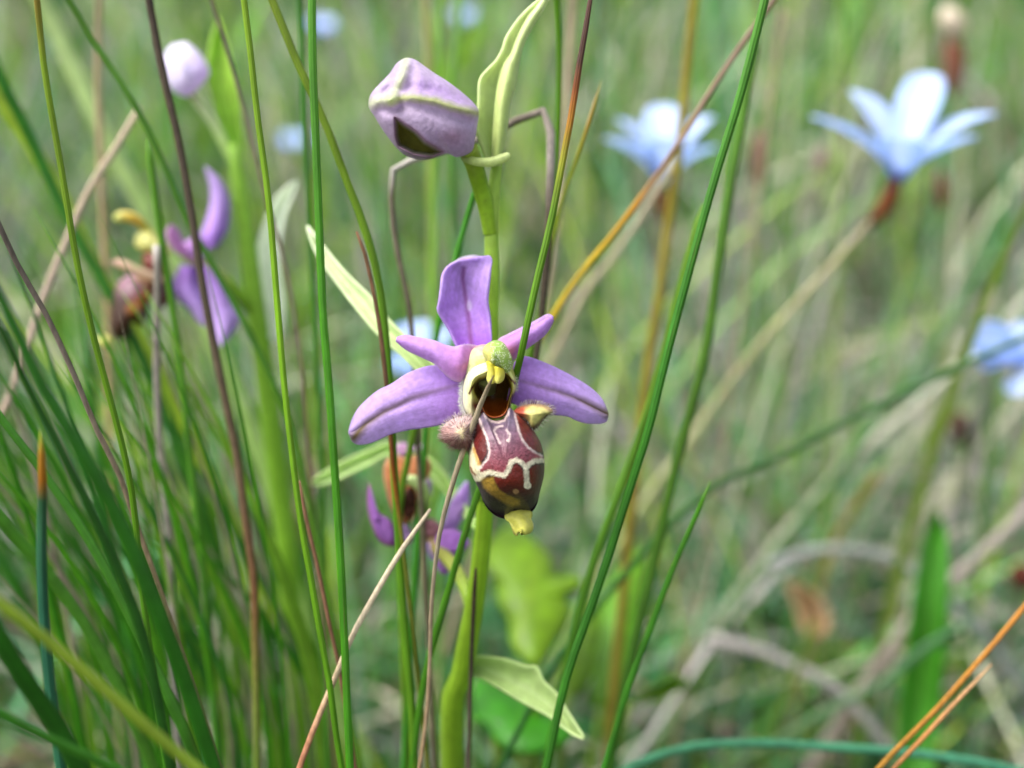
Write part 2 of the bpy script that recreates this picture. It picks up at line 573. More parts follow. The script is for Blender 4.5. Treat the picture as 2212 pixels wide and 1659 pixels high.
# sides and near ground, mostly outside the picture
mass("meadow_grass", 3500, place_fan(-0.35, 0.22, 0.55, 0.1, 1.0, keep=lambda x, y: (np.abs(x) > 0.11 + 0.3 * np.maximum(y, 0)) | (y < -0.06)),
     lambda x, y: 0.06 + 0.05 * patch(x, y), 0.001, 0.0022, 0.3, GREENS, [3, 3, 4, 3, 2, 2, 1], "short grass growing around the near side of the orchid patch", "grass")
mass("meadow_grass", 1100, place_fan(0.02, 0.22, 0.13, 0.4, 1.0), lambda x, y: 0.03 + 0.03 * patch(x, y), 0.001, 0.002, 0.5, GREENS + DRYS,
     [3, 3, 4, 3, 2, 2, 1, 1, 1, 1, 1, 1, 1], "low grass at the foot of the orchid stems", "grass")

# ------------------------------------------------------------------ the orchid in focus
def q1(pts): return [(722.6 + x * 0.28, 530.9 + y * 0.28) for x, y in pts]         # flower tracing sheet
def q3(pts): return [(929.0 + x * 0.17777, 870.0 + y * 0.17777) for x, y in pts]   # lip tracing sheet
def q4(pts): return [(737.3 + x * 0.35555, y * 0.35555) for x, y in pts]           # bud tracing sheet


VIO = lin((192, 158, 224)); VIO_D = lin((164, 108, 206)); VIO_L = lin((214, 192, 236)); OLIVE = lin((112, 94, 58))
PINK = lin((196, 120, 196)); LIME = lin((150, 185, 40)); PALE = lin((205, 220, 160))

ORC_ROOT = P(985, 1850, 0.118).copy(); ORC_ROOT[2] = 0.0
orchid = empty("orchid_plant", ORC_ROOT, "flowering bee orchid with violet sepals and a patterned brown lip, in sharp focus", "orchid", "bee orchids")
OO = ORC_ROOT


def ovary_tube(name, trace, stops, parent, origin, mat=None, sides=14, n=50, ridge=0.05, blunt=True, flat=1.0):
    return stalk(name, trace, stops, name, parent=parent, origin=origin, root=False, blunt=blunt, n=n, sides=sides, ridge=ridge, mat=mat or M_BRACT, flat=flat)


stem_tr = [(1082, 250, 20, .1075), (1076, 330, 28, .1075), (1066, 420, 33, .1075), (1062, 500, 36, .1078), (1062, 600, 37, .1082), (1058, 800, 40, .109), (1050, 1000, 42, .110), (1044, 1150, 44, .1115),
           (1026, 1300, 50, .1135), (1002, 1440, 56, .1155), (978, 1659, 60, .119)]
st_pts = [P(a, b, d) for a, b, w, d in stem_tr]
st = np.array(st_pts + [ORC_ROOT * 0.5 + st_pts[-1] * 0.5 + np.array([0.002, 0, 0]), ORC_ROOT - np.array([0, 0, .003])])
sr = np.array([w * .35 * d / 2212 for a, b, w, d in stem_tr] + [.0013, .0015])
cc = catmull(np.column_stack([st, sr]), 90)
tt = np.linspace(0, 1, 90)
scol = ramp([(0, (170, 200, 90)), (.12, (150, 190, 40)), (.36, (116, 152, 26)), (.5, (80, 118, 20)), (1, (70, 104, 22))], tt)  # shade on the lower stem is put into the darker greens
v, f, c = tube_mesh(cc[:, :3], cc[:, 3], scol, 16, 0.03)
link("stem", v, f, c, M_BRACT, parent=orchid, origin=OO)

# ovary of the open flower carries its parts
flower = ovary_tube("flower", [(1050, 815, 40, .1022), (1056, 850, 34, .1050), (1058, 930, 34, .1075), (1052, 1010, 38, .1090), (1047, 1075, 34, .1104)],
                    [(0, (170, 190, 110)), (.4, (140, 180, 50)), (1, (130, 172, 36))], orchid, OO)


def petal_color(base_u, vein, vein_w, tipc, seed, pink_base=0.0, vein_col=OLIVE, vein_a=1.0, dark_base=0.7):
    def fn(u, v, px, py):
        n = fbm(px / 16.0 + seed, py / 16.0 + seed, seed)
        n2 = fbm(u * 4 + seed, v * 26 + seed, seed + 5)           # fine lengthwise veining
        c = VIO[None, None] * (0.85 + 0.3 * n)[..., None] * (0.8 + 0.4 * n2)[..., None]
        c = mixc(c, VIO_D, np.clip(1 - u / 0.45, 0, 1) * dark_base)
        c = mixc(c, VIO_L, np.clip((u - 0.45) / 0.5, 0, 1) * 0.55)
        edge = np.clip(1 - np.minimum(v, 1 - v) / 0.12, 0, 1)
        c = mixc(c, tipc, edge * 0.35)
        if vein is not None:
            dd = seg_dist(px, py, vein)
            w = vein_w * (0.45 + 0.75 * np.clip(u, 0, 1))
            c = mixc(c, vein_col, sm(dd - w, w * 0.9) * vein_a * np.clip(0.25 + 0.9 * u, 0, 1))
        if pink_base:
            c = mixc(c, lin((205, 120, 170)), np.clip(1 - u / 0.5, 0, 1) * pink_base)
        return c
    return fn


# --- lateral sepals
sl_top = q1([(1010, 1040), (940, 985), (880, 945), (800, 925), (700, 935), (560, 990), (440, 1070), (330, 1125), (200, 1245), (140, 1350), (115, 1440)])
sl_bot = q1([(1030, 1240), (980, 1305), (830, 1375), (700, 1400), (560, 1420), (430, 1452), (300, 1510), (205, 1530), (145, 1508), (115, 1440)])
vein_l = q1([(1000, 1070), (860, 1095), (600, 1170), (400, 1270), (250, 1370), (150, 1480)])


def d_lat_l(u, v):
    return .1018 + .0002 * u - .0013 * np.sin(np.pi * np.clip(v, 0, 1)) * (0.35 + .75 * u) * (1 - .5 * u) + .00022 * np.exp(-((v - .5) / .09) ** 2) * np.clip(u * 2, 0, 1) + .0016 * u ** 2


sepal = sheet("sepal", sl_top, sl_bot, d_lat_l, petal_color(0, vein_l, 7.0, lin((196, 170, 226)), 3), M_PETAL, flower, OO, nu=70, nv=33)
sr_top = q1([(1390, 905), (1430, 868), (1470, 855), (1560, 880), (1700, 940), (1850, 1020), (1980, 1105), (2060, 1190), (2106, 1300)])
sr_bot = q1([(1330, 1190), (1420, 1235), (1550, 1290), (1690, 1300), (1800, 1312), (1870, 1345), (1960, 1366), (2080, 1358), (2106, 1300)])
vein_r = q1([(1380, 1030), (1500, 1060), (1700, 1120), (1900, 1190), (2020, 1255), (2106, 1300)])


def d_lat_r(u, v):
    return .1022 - .0012 * np.sin(np.pi * v) * (0.4 + .7 * u) * (1 - .5 * u) + .00022 * np.exp(-((v - .48) / .09) ** 2) * np.clip(u * 2, 0, 1) + .0018 * u ** 2


sheet("sepal", sr_top, sr_bot, d_lat_r, petal_color(0, vein_r, 6.0, lin((196, 170, 226)), 8), M_PETAL, flower, OO, nu=70, nv=33)

# --- dorsal sepal, hooded at its tip
sd_l = q1([(950, 800), (925, 745), (880, 645), (835, 575), (796, 500), (806, 430), (820, 330), (832, 230), (868, 165), (930, 125), (985, 105), (1050, 92)])
sd_r = q1([(1180, 790), (1213, 745), (1211, 660), (1200, 560), (1184, 470), (1180, 400), (1192, 290), (1208, 180), (1216, 120), (1196, 84), (1160, 92), (1120, 98)])
vein_d = q1([(1000, 170), (990, 250), (1010, 400), (1040, 600), (1060, 760)])


def d_dor(u, v):
    return .1022 + .0011 * u + .0016 * np.sin(np.pi * v) * np.sin(np.pi * np.clip(u * 1.1, 0, 1)) * 1.1 + .0032 * np.clip((u - .9) / .1, 0, 1) ** 1.6 + .0004 * np.sin(u * 9 + v * 5)


def c_dor(u, v, px, py):
    n = fbm(px / 14.0, py / 14.0, 31)
    n2 = fbm(v * 24, u * 3, 33)
    c = VIO[None, None] * (0.82 + .3 * n)[..., None] * (.8 + .4 * n2)[..., None]
    c = mixc(c, lin((142, 74, 190)), np.clip(1 - u / .6, 0, 1) * .95)
    dd = seg_dist(px, py, vein_d)
    c = mixc(c, lin((126, 66, 126)), sm(dd - 4.5, 4) * .85)
    sp = np.hypot((px - (722.6 + 1042 * .28)) / 6.0, (py - (530.9 + 465 * .28)) / 12.0)
    c = mixc(c, lin((196, 180, 214)), sm(sp - 1, .3) * .8)
    c = mixc(c, lin((190, 168, 222)), np.clip((u - .86) / .1, 0, 1) * .6)
    c = mixc(c, lin((196, 170, 226)), np.clip(1 - np.minimum(v, 1 - v) / .07, 0, 1) * .4)
    return c


sheet("sepal", sd_l, sd_r, d_dor, c_dor, M_PETAL, flower, OO, nu=80, nv=33)
# the pale back of the dorsal sepal where its tip rolls over
hood_l = q1([(868, 168), (940, 122), (1010, 100), (1085, 98), (1150, 108), (1196, 90)])
hood_r = q1([(930, 128), (985, 96), (1040, 82), (1090, 80), (1150, 96), (1190, 82)])
sheet("sepal", hood_l, hood_r, lambda u, v: .1036 + .0022 * v, lambda u, v, px, py: np.broadcast_to(lin((200, 192, 208)), px.shape + (3,)) * (.85 + .3 * fbm(px / 5, py / 5, 3))[..., None], M_PETAL, flower, OO, nu=30, nv=8)

# --- petals
pl_t = q1([(1150, 800), (1080, 775), (1000, 768), (930, 790), (850, 775), (760, 742), (640, 718), (545, 704), (483, 722)])
pl_b = q1([(1130, 930), (1050, 985), (965, 1040), (905, 1020), (850, 970), (780, 900), (680, 850), (560, 790), (483, 722)])


def c_petal(seed, flip):
    def fn(u, v, px, py):
        n = fbm(px / 9.0 + 3, py / 9.0 + 7, seed)
        c = lin((194, 150, 216))[None, None] * (.85 + .32 * n)[..., None]
        c = mixc(c, lin((206, 120, 180)), np.clip(1 - u / .55, 0, 1) * .75)
        c = mixc(c, lin((208, 130, 130)), sm(np.hypot(u - .12, (v - .62) * 1.2) - .12, .1) * .7)
        c = mixc(c, lin((210, 176, 156)), np.clip(1 - u / .2, 0, 1) * .85)
        c = mixc(c, lin((205, 178, 216)), np.clip(1 - np.minimum(v, 1 - v) / .16, 0, 1) * .6)
        return c
    return fn


def d_pl(u, v):
    return .1006 - .0007 * np.sin(np.pi * v) * (1 - .3 * u) - .0005 * np.sin(np.pi * u) + .0006 * u + .0022 * np.clip(1 - u / .26, 0, 1)


petal_l = sheet("petal", pl_t, pl_b, d_pl, c_petal(41, False), M_PETAL, flower, OO, thick=.0004, nu=60, nv=25)
pr_t = q1([(1230, 790), (1280, 728), (1340, 698), (1440, 648), (1560, 590), (1635, 548), (1664, 548), (1676, 566)])
pr_b = q1([(1330, 900), (1400, 850), (1480, 780), (1560, 722), (1610, 680), (1645, 635), (1668, 590), (1676, 566)])


def d_pr(u, v):
    return .1012 - .0009 * np.sin(np.pi * v) + .0008 * u


petal_r = sheet("petal", pr_t, pr_b, d_pr, c_petal(47, True), M_PETAL, flower, OO, thick=.0004, nu=60, nv=25)

# soft fringe along both petals
def edge_hairs(edge_px, depth, n, ln, rad, col, outward, parent, name="fringe", spread=.5):
    e = catmull(edge_px, n)
    p = PV(e[:, 0], e[:, 1], np.full(n, depth) if np.isscalar(depth) else depth)
    out = np.array([outward(a, b) for a, b in e])
    d = out[:, :1] * R_ - out[:, 1:2] * U_ + RNG.normal(0, spread, (n, 3))
    V, Fc, Cc = hairs_geo(p, d, ln * RNG.uniform(.5, 1.2, n), rad, np.broadcast_to(lin(col), (n, 3)) * RNG.uniform(.8, 1.1, (n, 1)))
    return V, Fc, Cc


def merge(*gs):
    V, Fc, Cc, k = [], [], [], 0
    for v_, f_, c_ in gs:
        V.append(v_); Cc.append(c_)
        Fc += [[i + k for i in q] for q in f_]
        k += len(v_)
    return np.vstack(V), Fc, np.vstack(Cc)


# --- throat: the hollow behind the lip, a real cavity
ctr = np.array((722.6 + 1215 * .28, 530.9 + 1150 * .28))
outer = closed(q1([(1120, 880), (1060, 920), (1010, 985), (990, 1060), (984, 1150), (986, 1230), (1010, 1290), (1050, 1325), (1130, 1338), (1240, 1342), (1310, 1326), (1358, 1255), (1374, 1185), (1398, 1120),
                   (1402, 1050), (1388, 965), (1350, 915), (1290, 870), (1200, 850)]), 96)
open_ = closed(q1([(1150, 1020), (1110, 1030), (1082, 1062), (1072, 1110), (1088, 1160), (1112, 1200), (1136, 1250), (1165, 1300), (1210, 1326), (1250, 1328), (1300, 1312), (1335, 1265), (1352, 1200),
                   (1366, 1140), (1370, 1095), (1358, 1045), (1325, 995), (1270, 985), (1200, 1000)]), 96)


def align(o, c0):
    a = np.arctan2(o[:, 1] - c0[1], o[:, 0] - c0[0])
    th = np.linspace(-np.pi, np.pi, 120, endpoint=False)
    r = np.hypot(o[:, 0] - c0[0], o[:, 1] - c0[1])
    k = np.argsort(a)
    rr = np.interp(th, np.concatenate([a[k] - 2 * np.pi, a[k], a[k] + 2 * np.pi]), np.tile(r[k], 3))
    return np.stack([c0[0] + np.cos(th) * rr, c0[1] + np.sin(th) * rr], 1)


Oa, Ia = align(outer, ctr), align(open_, ctr)
rings = []
for q, dd in [(.0, .0035), (.0, .0018)] + [(k_ / 24.0, float(np.interp(k_ / 24.0, [0, .04, .18, .45, .75, .93, 1.0], [.0012, .0006, -.0002, -.0009, -.0011, -.0009, -.0005]))) for k_ in range(1, 25)]:
    rings.append((Oa * (1 - q) + Ia * q, .1000 + dd, q))
for s_, dd in [(.97, .0000), (.93, .0008), (.88, .0017), (.80, .0026), (.66, .0034), (.45, .0039), (.2, .0041), (.02, .0042)]:
    rings.append((ctr + (Ia - ctr) * s_, .1000 + dd, 2 - s_))
V, Cc = [], []
for ring_, dep, q in rings:
    px, py = ring_[:, 0], ring_[:, 1]
    lower = np.clip((py - (530.9 + 1090 * .28)) / (.28 * 170), 0, 1)
    V.append(PV(px, py, np.full(len(px), dep) + (.0016 * lower * np.clip((px - q1([(1060, 0)])[0][0]) / 12, 0, 1) if q <= 1.0 else 0)))
    left = np.clip((ctr[0] - px) / 25.0, 0, 1)
    x1 = (px - 722.6) / .28; y1 = (py - 530.9) / .28
    if q <= 1.0:
        c = np.broadcast_to(lin((196, 196, 104)), (len(px), 3)) * (.85 + .3 * fbm(px / 5, py / 5, 8))[:, None]
        c = mixc(c, lin((222, 224, 190)), left * (1 - q) * 1.0)
        c = mixc(c, lin((150, 150, 50)), np.clip(q - .5, 0, .5) * 1.2)
        c = mixc(c, lin((100, 40, 34)), np.clip((y1 - 1170) / 60, 0, 1) * np.clip((q - .35) * 3, 0, 1))
        c = mixc(c, lin((70, 28, 34)), np.clip((x1 - 1340) / 30, 0, 1) * np.clip((y1 - 1110) / 50, 0, 1))
        for line in ([(1040, 1140), (1060, 1095), (1092, 1062)], [(1308, 988), (1345, 1015), (1392, 1062)]):
            c = mixc(c, lin((80, 40, 18)), sm(seg_dist(x1, y1, line) - 9, 5))
    else:
        k = np.clip((y1 - 1170) / 120, 0, 1)
        c = np.broadcast_to(lin((74, 48, 16)), (len(px), 3)).copy()
        c = mixc(c, lin((176, 84, 22)), k)
        c = mixc(c, lin((160, 150, 60)), np.clip((1.09 - (q - 0)) / .08, 0, 1) * (1 - k) * np.clip(np.abs(x1 - 1215) / 120, 0, 1))
    Cc.append(c)
V = np.vstack(V); Cc = np.vstack(Cc)
nn = 120
i = np.arange(len(rings) - 1)[:, None] * nn; j = np.arange(nn)[None]; jn = (j + 1) % nn
Fc = np.stack([i + j, i + nn + j, i + nn + jn, i + jn], -1).reshape(-1, 4).tolist()
Fc.append([(len(rings) - 1) * nn + k for k in range(nn)][::-1])
link("throat", V, Fc, Cc, M_THROAT, parent=flower, origin=OO)
# pale shoulder between the throat and the petals
v, f, c, _, _ = blob_geo(q1([(1000, 985), (1010, 900), (1040, 830), (1085, 780), (1150, 760), (1230, 770), (1300, 830), (1380, 930), (1330, 1000), (1230, 1010), (1120, 1020), (1040, 1030)]), q1([(1180, 900)])[0], .1010, .0014, .002,
                         lambda px, py, r: mixc(mixc(np.broadcast_to(lin((196, 202, 120)), px.shape + (3,)), lin((206, 160, 150)), sm((py - (530.9 + 850 * .28)) , 12.0)), lin((222, 226, 180)), np.clip((q1([(1100, 0)])[0][0] - px) / 25, 0, 1)) * (.88 + .24 * fbm(px / 4, py / 4, 6))[..., None])
link("column_base", v, f, c, M_WAX, parent=flower, origin=OO)

# --- anther cap and pollen masses
cap_o = q1([(1142, 815), (1152, 785), (1182, 752), (1240, 728), (1300, 745), (1340, 800), (1371, 870), (1366, 940), (1342, 986), (1310, 980), (1290, 952), (1230, 932), (1192, 906), (1168, 880), (1150, 845)])


def c_cap(px, py, r):
    x = (px - 722.6) / .28; y = (py - 530.9) / .28
    c = np.broadcast_to(lin((150, 178, 84)), px.shape + (3,)).copy()
    c = mixc(c, lin((222, 214, 120)), sm(seg_dist(x, y, [(1170, 790), (1185, 850), (1190, 890)]) - 26, 22))
    c = c * (.9 + .25 * fbm(px / 3, py / 3, 2))[..., None]
    c = mixc(c, lin((130, 90, 40)), sm(seg_dist(x, y, [(1168, 870), (1180, 900), (1230, 930), (1290, 952)]) - 4, 5) * .7)
    return c


v, f, c, info, nf = blob_geo(cap_o, q1([(1262, 850)])[0], .0995, .0019, .0006, c_cap, disp=lambda px, py, r: -.0004 * np.exp(-(((px - (722.6 + 1225 * .28)) / 6) ** 2)) * (1 - r), nth=90, nr=24)
link("anther_cap", v, f, c, M_WAX, parent=flower, origin=OO)
# mealy grains on the cap
nrm = normals_of(v, f)
px, py, rr = info
xs = (px - 722.6) / .28
ok = np.where((rr < .93) & (rr > .03) & (xs > 1205) & (RNG.uniform(0, 1, len(px)) < .13))[0]
V, Fc, Cc = hairs_geo(v[ok], nrm[ok], np.full(len(ok), .00007), .000045, np.broadcast_to(lin((232, 240, 205)), (len(ok), 3)))
g = link("cap_grain", V, Fc, Cc, M_WAX, parent=flower, origin=OO); g["kind"] = "stuff"
pl1 = q1([(1178, 890), (1190, 960), (1182, 1020), (1190, 1050), (1212, 1060)])
pl2 = q1([(1235, 920), (1238, 980), (1240, 1030), (1230, 1050), (1212, 1060)])
POL = lambda u, v, px, py: mixc(np.broadcast_to(lin((214, 204, 60)), px.shape + (3,)), lin((226, 224, 130)), np.clip(u, 0, 1) * .8) * (.85 + .3 * fbm(v * 6, u * 2, 5))[..., None]
sheet("pollen_mass", pl1, pl2, lambda u, v: .0986 - .0005 * np.sin(np.pi * v) + .0003 * u, POL, M_WAX, flower, OO, nu=24, nv=12)
pl3 = q1([(1228, 925), (1236, 985), (1234, 1030), (1246, 1050), (1262, 1056)])
pl4 = q1([(1300, 950), (1306, 990), (1300, 1022), (1288, 1040), (1262, 1056)])
sheet("pollen_mass", pl3, pl4, lambda u, v: .0984 - .0005 * np.sin(np.pi * v) + .0003 * u, POL, M_WAX, flower, OO, nu=24, nv=12)

# --- the lip with its bee pattern
lip_o = q3([(640, 120), (590, 180), (555, 270), (515, 390), (483, 480), (470, 560), (467, 650), (476, 800), (510, 890), (560, 980), (608, 1090), (642, 1190), (700, 1290), (780, 1362), (860, 1402), (930, 1408), (990, 1378), (1060, 1345),
             (1140, 1342), (1200, 1338), (1250, 1310), (1300, 1230), (1332, 1100), (1368, 960), (1389, 850), (1391, 700), (1375, 600), (1342, 480), (1290, 385), (1232, 290), (1160, 200), (1080, 130), (1012, 90), (960, 60), (900, 180), (800, 215), (720, 190), (670, 130)])
LC = q3([(915, 760)])[0]

W_L = [(590, 170), (622, 270), (680, 400), (710, 500), (722, 600), (702, 680), (650, 740), (600, 810)]
W_R = [(1020, 100), (1050, 220), (1080, 350), (1120, 450), (1200, 550), (1290, 610), (1360, 645)]
W_B = [(540, 930), (620, 875), (720, 842), (800, 862), (900, 885), (950, 820), (985, 720), (1050, 695), (1110, 722), (1165, 790), (1205, 745), (1270, 705), (1392, 700)]
W_T = [(1165, 790), (1172, 880), (1176, 960), (1185, 1000)]
W_C = [(630, 90), (680, 170), (740, 222), (830, 236), (900, 215), (940, 150), (962, 30)]
W_H1 = [(852, 490), (805, 405), (780, 345), (800, 300), (875, 280)]
W_H2 = [(930, 330), (970, 390), (960, 450), (950, 465)]
MAR_L = [(560, 290), (592, 250), (642, 350), (672, 430), (692, 560), (682, 640), (610, 725), (572, 640), (532, 520), (522, 420)]
MAR_R = [(1035, 105), (1100, 105), (1160, 170), (1230, 280), (1290, 380), (1335, 470), (1370, 600), (1290, 592), (1200, 532), (1130, 440), (1095, 360), (1070, 230)]
FIELD = [(560, 150), (630, 90), (700, 190), (830, 240), (940, 190), (960, 40), (1010, 90), (1050, 220), (1080, 350), (1120, 450), (1200, 550), (1290, 610), (1380, 650), (1380, 700), (1270, 700), (1165, 780), (1050, 695), (985, 720), (900, 885), (800, 862), (720, 842), (620, 870), (600, 810), (700, 690), (722, 600), (705, 480), (640, 300)]
HEART = [(780, 905), (890, 905), (960, 850), (1000, 770), (1050, 735), (1110, 790), (1150, 880), (1150, 960), (1240, 1060), (1200, 900), (1210, 800), (1290, 745), (1395, 770), (1380, 1000), (1320, 1160), (1150, 1190), (980, 1130), (860, 1070), (800, 980)]
OCHRE = [(620, 930), (770, 895), (800, 980), (860, 1065), (960, 1125), (1085, 1180), (1085, 1240), (1000, 1265), (880, 1205), (750, 1115), (650, 1030)]
CREAM = [(470, 480), (520, 420), (540, 540), (590, 680), (605, 760), (640, 830), (700, 850), (640, 940), (560, 960), (480, 820), (466, 650)]


def c_lip(px, py, r):
    x = (px - 929.0) / .17777; y = (py - 870.0) / .17777
    wob = (fbm(x / 24, y / 24, 61) - .5) * 16
    xw = x + wob; yw = y + (fbm(x / 24, y / 24, 67) - .5) * 16
    c = np.broadcast_to(lin((34, 18, 24)), px.shape + (3,)).copy()
    fn = fbm(x / 20, y / 20, 71)
    g = np.clip((y - 200) / 600, 0, 1)
    field = lin((94, 82, 100)) * (1 - g[..., None]) + lin((118, 52, 60)) * g[..., None]
    side = np.clip((x - 1000) / 300, 0, 1)
    field = field * (1 - .5 * side[..., None]) + lin((128, 42, 50)) * .5 * side[..., None]
    c = mixc(c, lin((214, 204, 168)), sm(poly_in(xw, yw, CREAM), 12))
    c = mixc(c, lin((176, 130, 52)), sm(seg_dist(xw, yw, [(535, 560), (575, 680), (590, 740)]) - 26, 16) * .85)
    c = mixc(c, lin((120, 66, 30)), sm(seg_dist(xw, yw, [(488, 790), (520, 850), (565, 890)]) - 12, 10))
    c = mixc(c, lin((128, 100, 34)), sm(poly_in(xw, yw, OCHRE), 22))
    heart = lin((88, 20, 10)) * (1 - np.clip((y - 950) / 200, 0, 1)[..., None]) + lin((46, 24, 26)) * np.clip((y - 950) / 200, 0, 1)[..., None]
    rs = np.clip((x - 1230) / 110, 0, 1)[..., None] * .7
    heart = heart * (1 - rs) + lin((42, 24, 34)) * rs
    c = mixc(c, heart, sm(poly_in(xw, yw, HEART), 10))
    c = mixc(c, field * (.8 + .4 * fn)[..., None], sm(poly_in(x, y, FIELD), 6))
    c = mixc(c, lin((80, 17, 14)), sm(poly_in(xw, yw, MAR_L), 8))
    mr = lin((86, 18, 18)) * np.ones(px.shape + (3,))
    mr = mixc(mr, lin((176, 84, 60)), np.clip(1 - (y - 110) / 140, 0, 1) * .8)
    c = mixc(c, mr, sm(poly_in(xw, yw, MAR_R), 8))
    WH = lin((206, 186, 180)); WB = lin((214, 206, 178))
    for ln, w, colr in ((W_L, 10, WH), (W_R, 10, WH), (W_C, 10, WH), (W_H1, 9, WH), (W_H2, 8, WH), (W_B, 24, WB), (W_T, 25, WB)):
        c = mixc(c, colr, sm(seg_dist(xw, yw, ln) - w * (.85 + .7 * fn), 12) * .8)
    c = mixc(c, WB, sm(np.hypot(xw - 1185, yw - 1005) - 44, 8))
    c = mixc(c, WH, sm(np.hypot(xw - 950, yw - 462) - 20, 6) * .9)
    c = mixc(c, lin((150, 116, 78)), sm(np.hypot(xw - 1042, (yw - 1080) * 1.1) - 34, 8))
    c = c * (.84 + .32 * fbm(x / 9, y / 9, 77))[..., None]
    return c


def lip_disp(px, py, r):
    y = (py - 870.0) / .17777; x = (px - 929.0) / .17777
    d = .0022 * np.clip((y - 900) / 500, 0, 1) ** 2        # tip tucks under
    d = d + .0004 * np.clip((450 - y) / 300, 0, 1)
    return d + .00006 * (fbm(x / 30, y / 30, 91) - .5)


v, f, c, info, nf = blob_geo(lip_o, LC, .1002, .0040, .0012, c_lip, disp=lip_disp, nth=300, nr=110, power=2.4)
lip = link("lip", v, f, c, M_LIP, parent=flower, origin=OO)
lip_v, lip_f, lip_info, lip_nf = v, f, info, nf

# velvet along the lip's rim and scattered near-white specks
nrm = normals_of(v, f)
px, py, rr = info
n_front = nf
rim = np.where((rr > .9))[0]
rim = RNG.choice(rim, 700, replace=False)
dirn = nrm[rim] + RNG.normal(0, .25, (len(rim), 3)) + np.array([0, 0, -.4])
hc = c[rim] * .85 + lin((130, 100, 96)) * .12
g1 = hairs_geo(v[rim], dirn, RNG.uniform(.00012, .0003, len(rim)), .000011, hc)
sel = RNG.choice(np.where(rr < .9)[0], 2600, replace=False)
dirn = nrm[sel] + RNG.normal(0, .3, (len(sel), 3)) + np.array([0, 0, -.7])
g2 = hairs_geo(v[sel], dirn, RNG.uniform(.00006, .00014, len(sel)), .000009, np.clip(c[sel] * 1.1 + .01, 0, 1))
V, Fc, Cc = merge(g1, g2)
g = link("lip_hair", V, Fc, Cc, M_HAIR, parent=flower, origin=OO); g["kind"] = "stuff"
specks = np.array(q3([(583, 398), (815, 322), (726, 690), (650, 818), (898, 975), (1072, 1005), (1098, 1006), (1372, 625), (760, 1210), (708, 1165), (1193, 1248), (1270, 880), (580, 450), (960, 1245)]))
ids = [int(np.argmin((px - a) ** 2 + (py - b) ** 2)) for a, b in specks]
V, Fc, Cc = hairs_geo(v[ids], nrm[ids], np.full(len(ids), .00008), .00005, np.broadcast_to(lin((250, 240, 235)), (len(ids), 3)))  # tiny near-white cones at the listed points
g = link("pale_speck", V, Fc, Cc, M_WAX, parent=flower, origin=OO); g["kind"] = "stuff"

# --- yellow appendage at the lip's tip
ap_l = q3([(960, 1330), (925, 1400), (972, 1452), (990, 1515), (1026, 1570), (1064, 1580)])
ap_r = q3([(1160, 1330), (1216, 1345), (1200, 1415), (1222, 1490), (1208, 1545), (1140, 1576)])
sheet("appendage", ap_l, ap_r, lambda u, v: .1006 + .0004 * np.sin(v * 7) * u - .0006 * np.sin(np.pi * v) - .0010 * u,
      lambda u, v, px, py: np.broadcast_to(lin((206, 204, 92)), px.shape + (3,)) * (.85 + .3 * fbm(px / 5, py / 5, 12))[..., None], M_WAX, flower, OO, thick=.0005, nu=24, nv=16)

# --- hairy side lobes
lobe_l = q3([(545, 200), (500, 175), (420, 165), (330, 175), (240, 215), (170, 275), (135, 350), (150, 430), (200, 490), (270, 540), (350, 570), (430, 585), (480, 560), (520, 480), (540, 350)])


def c_lobe(px, py, r):
    x = (px - 929.0) / .17777; y = (py - 870.0) / .17777
    c = np.broadcast_to(lin((176, 136, 128)), px.shape + (3,)).copy()
    c = mixc(c, lin((206, 190, 140)), sm(np.hypot(x - 395, (y - 370) * .7) - 70, 40))
    c = mixc(c, lin((204, 180, 180)), sm((y - 240), 70) * .6)
    c = mixc(c, lin((84, 44, 42)), sm(-(y - 500), 60) * .8)
    return c * (.85 + .3 * fbm(x / 14, y / 14, 3))[..., None]


v, f, c, info, nf = blob_geo(lobe_l, q3([(370, 370)])[0], .1000, .0022, .0012, c_lobe, nth=90, nr=26)
lobe = link("side_lobe", v, f, c, M_LIP, parent=flower, origin=OO)
lobe["label"] = "rounded pinkish hairy side lobe of the lip"
nrm = normals_of(v, f); px, py, rr = info
x = (px - 929.0) / .17777; y = (py - 870.0) / .17777
sel = RNG.choice(len(px), 1500)
rad_dir = np.stack([(px[sel] - (929 + 385 * .17777)), (py[sel] - (870 + 370 * .17777))], 1)
rad_dir /= np.linalg.norm(rad_dir, axis=1)[:, None] + 1e-6
dirn = nrm[sel] * .45 + rad_dir[:, :1] * R_ - rad_dir[:, 1:] * U_ + RNG.normal(0, .15, (len(sel), 3))
cl = np.where((y[sel] < 300)[:, None], lin((225, 212, 210)), np.where((y[sel] > 430)[:, None], lin((150, 105, 105)), lin((205, 178, 176))))
cl = np.where((RNG.uniform(0, 1, len(sel)) < .3)[:, None], lin((110, 70, 66)), cl)
gA = hairs_geo(v[sel], dirn, RNG.uniform(.00028, .00058, len(sel)), .000012, cl)
lobe_r = q3([(1015, 110), (1060, 60), (1130, 28), (1250, 10), (1380, 22), (1470, 62), (1496, 110), (1440, 155), (1375, 215), (1320, 290), (1262, 330), (1222, 300), (1190, 240), (1120, 180), (1060, 150)])


